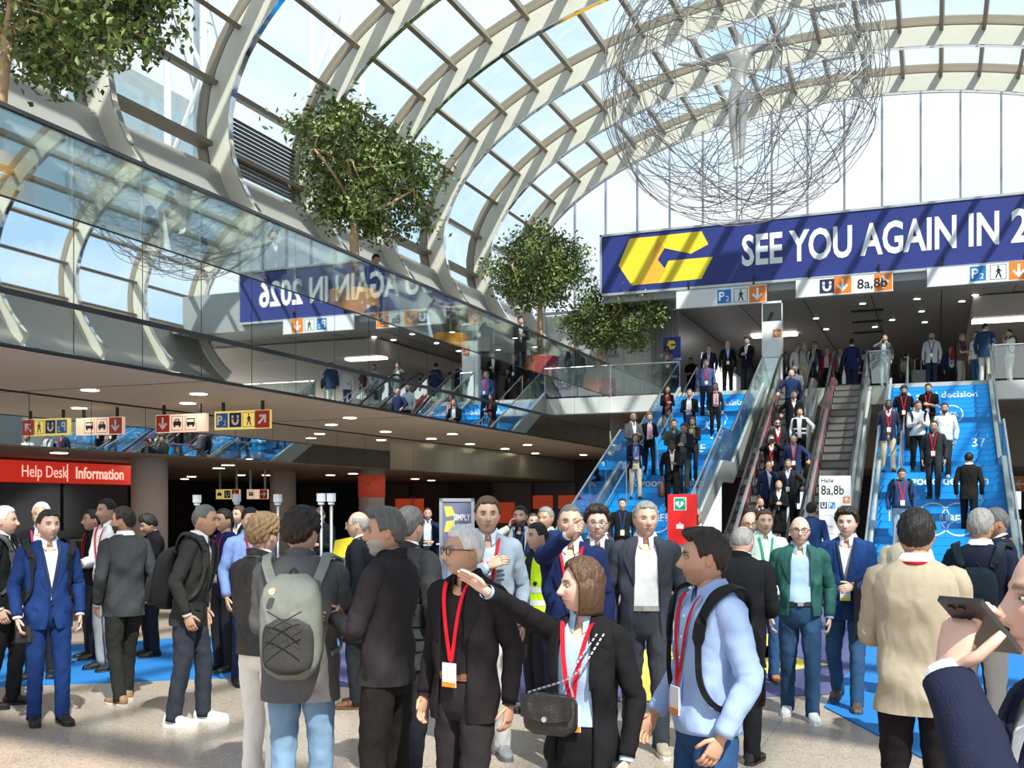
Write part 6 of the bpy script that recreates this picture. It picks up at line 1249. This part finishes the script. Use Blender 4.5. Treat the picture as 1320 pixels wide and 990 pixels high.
p = L('long haired woman in navy blazer and beige trousers on the left stairs', 819, 560, H=1.68, fem=True, face=8, top='open', jc=(.014, .018, .04), shc=(.62, .62, .66), pc=(.55, .45, .33), hair='long', hc='br', ra='hold', scarf=(.10, .18, .45))
p = L('man in black suit and cream shirt carrying a brown bag', 866, 569, H=1.78, face=5, hp=20, jc=BK, shc=(.68, .64, .56), pc=BK, hair='short', hc='bk', skin='d', beard=FB, open_=.98, la='front', lany=None)
o = carried(p, 'holdall', 'brown leather bag held by the man in black on the left stairs', 'bag'); W = p['arms'][-1][4]; a = np.linspace(0, 2*PI, 16, endpoint=False)
MB().loft(np.array([np.stack([W[0]-.02+np.cos(a)*.09*s_, W[1]+np.sin(a)*.17*s_, np.full_like(a, W[2]+z)], -1) for z, s_ in ((-.52, .6), (-.50, .95), (-.35, 1), (-.22, .9), (-.17, .6), (-.16, .3))])).build('body', fab((.10, .045, .03), 'leather'), o, smooth=True); MB().tube(smooth_path([W+np.array([-.02, -.08, -.18]), W+np.array([-.02, -.02, -.07]), W+np.array([-.02, .02, -.07]), W+np.array([-.02, .08, -.18])], 4), .009, 6).build('handle', fab((.06, .03, .02), 'leather'), o)
L('man in black sweater with blue lanyard at the foot of the left stairs', 802, 643, H=1.80, face=2, top='sweater', jc=(.012, .013, .016), pc=BK, hair='short', hc='db', lany=BL, skin='p')
# ---- crowded escalator
E1 = lambda label, u, v, **k: stairp(label, u, v, 'esc', **dict(dict(feet=(.03, -.03)), **k))
LD = lambda label, u, v, **k: stairp(label, u, v, 'land', **dict(dict(feet=(.03, -.03)), **k))
LD('man in beige jacket and khaki trousers with backpack at the escalator head', 1037, 441, H=1.78, face=-30, top='open', jc=(.40, .38, .33), shc=(.4, .4, .4), pc=KH, hair='buzz', hc='gr', skin='t', bag=('grey backpack at the escalator head', (.12, .12, .12)))
LD('man in white shirt left of the beige jacket', 1029, 443, H=1.76, face=20, top='shirt', jc=(.6, .58, .57), hair='buzz', hc='br', skin='t')
LD('dark haired man in navy suit with glasses at the escalator head', 1050, 440, H=1.78, face=-20, jc=(.014, .02, .045), hair='short', hc='bk', glasses=(.02, 0), skin='m', la='hold')
LD('man in red jacket at the escalator head', 1066, 447, H=1.74, face=-10, top='open', jc=(.40, .02, .03), shc=(.6, .6, .6), hair='short', hc='db')
E1('bald bearded man in white shirt high on the escalator', 1024, 467, H=1.76, face=0, top='shirt', jc=(.66, .66, .68), hair='bald', beard=FB, pc=NV)
E1('bald man in navy sweater holding the red escalator rail', 1020, 479, H=1.80, face=0, top='sweater', jc=(.016, .028, .085), hair='bald', ra='rail')
E1('man in black jacket gripping the escalator rail', 1023, 504, H=1.76, face=5, top='coat', jc=BK, hair='short', hc='dg', beard=STUB, ra='rail', shc=(.6, .6, .6))
E1('person in black vest over white shirt on the escalator', 1031, 522, H=1.68, face=-5, top='shirt', jc=(.70, .70, .70), hair='short', hc='bk', vest=(.012, .012, .013), pc=BK, la='rail')
E1('man in sunglasses and dark jacket on the escalator', 1002, 542, H=1.78, face=10, top='coat', jc=(.02, .021, .025), hair='short', hc='db', glasses=(.01, 1), beard=FB, lany=RL)
p = E1('man in black raising a camera on the escalator', 994, 563, H=1.76, face=5, top='coat', jc=BK, hair='short', hc='dg', la='camera', ra='camera', lany=RL)
o = carried(p, 'camera', 'small black camera raised by the man on the escalator', 'camera'); c = (p['arms'][1][4]+p['arms'][-1][4])/2+np.array([0, -.06, .06]); MB().box(c+np.array([-.07, -.03, -.045]), c+np.array([.07, .03, .045])).build('body', BLACK, o); MB().tube([c+np.array([0, -.03, 0]), c+np.array([0, -.09, 0])], .035, 12).build('lens', BLACK, o)
E1('man in bright navy blazer with goatee and red lanyard', 1023, 556, H=1.77, face=0, jc=(.022, .035, .105), shc=(.35, .37, .42), hair='buzz', hc='dg', lany=RL, beard=('goat', (.3, .29, .28)), skin='t', bulk=1.06, la='rail')
E1('dark haired man in navy blazer with hand at his mouth', 991, 591, H=1.76, face=10, jc=(.016, .024, .07), shc=(.6, .68, .8), hair='short', hc='db', la='mouth')
E1('man in black quilted jacket on the escalator', 1016, 589, H=1.78, face=-5, top='coat', jc=(.022, .022, .024), jk='nylon', puffer=True, hair='short', hc='dg', beard=STUB, lany=BL, skin='t', la='rail')
E1('blonde woman in black dress with small bag on the escalator', 1004, 614, H=1.70, fem=True, face=0, top='coat', jc=BK, pc=BK, skirt=True, hair='bun', hc='bl', la='front', ra='front', skin='p', bulk=1.08)
E1('bald man talking on a phone low on the escalator', 980, 640, H=1.74, face=15, jc=CH, hair='bald', ra='ear', beard=STUB, skin='t')
p = LD('man in navy suit walking away with a white carrier bag', 1098, 436, H=1.84, face=178, jc=(.018, .03, .085), pc=(.014, .022, .065), hair='short', hc='bk', feet=(.15, -.15))
o = carried(p, 'carrier_bag', 'white plastic carrier bag of the man in navy suit', 'bag'); W = p['arms'][1][4]; a = np.linspace(0, 2*PI, 14, endpoint=False); MB().loft(np.array([np.stack([W[0]+np.cos(a)*.07*s_, W[1]+np.sin(a)*.16*s_, np.full_like(a, W[2]+z)], -1) for z, s_ in ((-.58, .8), (-.5, 1.05), (-.3, .9), (-.2, .55), (-.08, .15))])).build('body', fab((.72, .72, .70), 'nylon'), o, smooth=True)
LD('person in white top with dark backpack walking away by the empty escalator', 1113, 451, H=1.70, face=170, top='tee', jc=(.62, .6, .58), hair='short', hc='br', bag=('black backpack by the empty escalator', (.02, .02, .02)))
LD('woman with curly red hair in grey top behind a glass pane', 1141, 431, H=1.74, fem=True, face=-20, top='open', jc=(.12, .12, .13), shc=(.42, .47, .48), pc=(.35, .45, .48), pk='denim', hair='curly', hc='rd', ra='ear')
# ---- right staircase
L('man in black polo and dark cap with red lanyard', 1165, 497, H=1.76, face=0, hp=10, top='polo', jc=BK, hair='cover', hc='bk', lany=RL, skin='t', beard=FB)
L('man in black polo with red lanyard, upper right of the stairs', 1197, 493, H=1.80, face=-10, hp=14, top='polo', jc=BK, hair='short', hc='db', lany=RL, la='front', beard=STUB)
L('man in navy jacket, red lanyard and beige trousers on the right stairs', 1145, 517, H=1.80, face=5, top='coat', jc=(.024, .03, .06), jk='nylon', pc=(.52, .42, .30), hair='buzz', hc='bk', skin='d', lany=RL, open_=1.40)
L('man in white shirt with backpack straps reading a phone', 1183, 515, H=1.76, face=10, hp=18, top='shirt', jc=(.70, .70, .71), pc=BK, hair='short', hc='br', la='front', ra='front', bulk=1.08, belly=.04, bag=('dark backpack on the man in the white shirt', (.02, .025, .04)))
L('bearded man in crisp white shirt and dark trousers', 1218, 520, H=1.80, face=-10, top='shirt', jc=(.80, .80, .80), pc=(.03, .03, .035), hair='short', hc='bk', beard=FB, shoe=(.75, .75, .75), skin='t')
L('man in charcoal suit with glasses striding down the right stairs', 1204, 541, H=1.80, face=-8, jc=(.032, .034, .036), shc=(.05, .05, .055), pc=(.034, .035, .037), hair='short', hc='db', glasses=(.02, 0), beard=STUB, lany=RL, feet=(.2, -.14), open_=1.05)
L('man in black suit walking up the right stairs, seen from behind', 1249, 584, H=1.80, face=176, jc=(.018, .016, .015), pc=(.012, .012, .012), hair='short', hc='bk', feet=(.14, -.14))
p = L('heavy man in blue pullover and pale jeans holding papers', 1162, 602, H=1.80, face=6, hp=18, top='sweater', jc=(.03, .065, .16), pc=(.30, .43, .60), pk='denim', hair='short', hc='db', lany=RL, bulk=1.12, belly=.08, skin='l', bag=('black backpack of the heavy man in the blue pullover', (.015, .015, .016)))
o = carried(p, 'papers', 'folded papers in the hand of the man in the blue pullover', 'paper'); W = p['arms'][-1][4]; MB().box(W+np.array([-.01, -.14, -.24]), W+np.array([.012, -.02, -.04])).build('sheet', WHITE, o)
# ---- landing on the right
LD('man in pale grey blazer with a suitcase at the right stair head', 1201, 428, H=1.82, face=-4, jc=(.42, .44, .46), shc=(.62, .65, .7), pc=(.015, .025, .06), hair='short', hc='db', beard=FB, lany=BL, ra='down', glasses=(.1, 0))
LD('grey haired man in grey T-shirt facing right with red backpack', 1238, 430, H=1.80, face=75, hp=14, top='tee', jc=(.07, .08, .10), pc=(.36, .32, .26), hair='buzz', hc='gr', la='front', ra='front', skin='l', bag=('dark red backpack on the man in the grey T-shirt', (.22, .02, .025)))
LD('man in navy anorak seen from behind with pale trousers', 1270, 416, H=1.90, face=165, hy=-40, top='coat', jc=(.016, .04, .085), jk='nylon', pc=(.62, .60, .55), hair='buzz', hc='bk', skin='t', bulk=1.08)
LD('man in white shirt and jeans beside the navy anorak', 1259, 427, H=1.78, face=-40, top='shirt', jc=(.70, .70, .70), pc=DN, pk='denim', hair='short', hc='db', la='hold')
LD('man in white T-shirt touching his face by the right balustrade', 1302, 424, H=1.80, face=-70, hp=12, top='tee', jc=(.74, .74, .73), pc=(.60, .60, .56), hair='buzz', hc='db', la='mouth', skin='l', bag=('black backpack of the man in the white T-shirt', (.02, .02, .022)))
LD('person with beige backpack at the right stair head, seen from behind', 1168, 470, H=1.55, face=160, top='open', jc=(.08, .075, .07), hair='short', hc='db', bag=('beige backpack at the right stair head', (.40, .34, .25)))
LD('man in blue jacket and white shirt in the shade of the landing', 1226, 458, H=1.66, face=10, top='open', jc=(.02, .04, .13), shc=(.7, .7, .72), hair='short', hc='bk', lany=BL)
LD('dark clothed person behind the balustrade near the sign pillar', 1012, 455, H=1.70, face=30, top='coat', jc=CH, hair='short', hc='db')
LD('suited person in the shade behind the beige jacket', 1083, 448, H=1.74, face=-15, jc=CH, hair='short', hc='bk', skin='t')
sc_ = tag(empty('suitcase', atZ(1190, 497, ZL)+Vector((-.15, 1.2, 0)), .2), 'grey upright suitcase at the right stair head', 'suitcase'); MB().box((-.2, -.12, .06), (.2, .12, .62)).build('shell', fab((.12, .12, .12), 'nylon'), sc_)
for s in (-.1, .1): MB().tube([(s, .1, .6), (s, .1, 1.0)], .009, 6).build('handle_rod', STEEL, sc_)
MB().tube([(-.11, .1, 1.0), (.11, .1, 1.0)], .014, 6).build('handle_grip', BLACK, sc_)
for s in (-.16, .16): MB().tube([(s-.02, 0, .03), (s+.02, 0, .03)], .03, 10).build('wheel', BLACK, sc_)
# ---- people on the gallery
G = lambda label, u, v, x, **k: person(label, u, vtop=v, on='gal', x=x, **k)
G('man in dark suit with orange lanyard walking left along the gallery', 195, 264, -12.7, face=-80, jc=(.03, .04, .05), hair='buzz', hc='dg', lany=(.5, .12, .04), lod=1, feet=(.15, -.15))
G('dark haired man in dark jacket following on the gallery', 256, 290, -13.0, face=-60, jc=(.025, .03, .045), hair='short', hc='br', lod=1, feet=(.1, -.1))
G('man in dark cap on the gallery, half behind the rail', 352, 296, -12.2, face=30, top='coat', jc=CH, hair='cover', hc='bk', lod=1)
G('man in navy fleece beside the amber planter on the gallery', 415, 346, -13.0, face=-40, top='coat', jc=(.014, .022, .05), hair='short', hc='gr', lod=1)
G('dark suited man looking at his phone by the gallery tree', 483, 327, -11.3, face=30, hp=25, jc=(.015, .017, .03), hair='short', hc='bk', la='front', ra='front', lod=1, skin='t')
G('man in dark suit leaning by the gallery sign board', 671, 407, -11.3, face=10, jc=BK, hair='short', hc='bk', la='front', ra='front', lod=2)
G('pair of men in dark suits on the gallery, left one', 738, 452, -10.9, face=-10, jc=(.03, .03, .03), hair='short', hc='bk', lod=2)
G('pair of men in dark suits on the gallery, right one', 746, 450, -11.4, face=20, jc=(.03, .033, .04), hair='buzz', hc='db', lod=2)
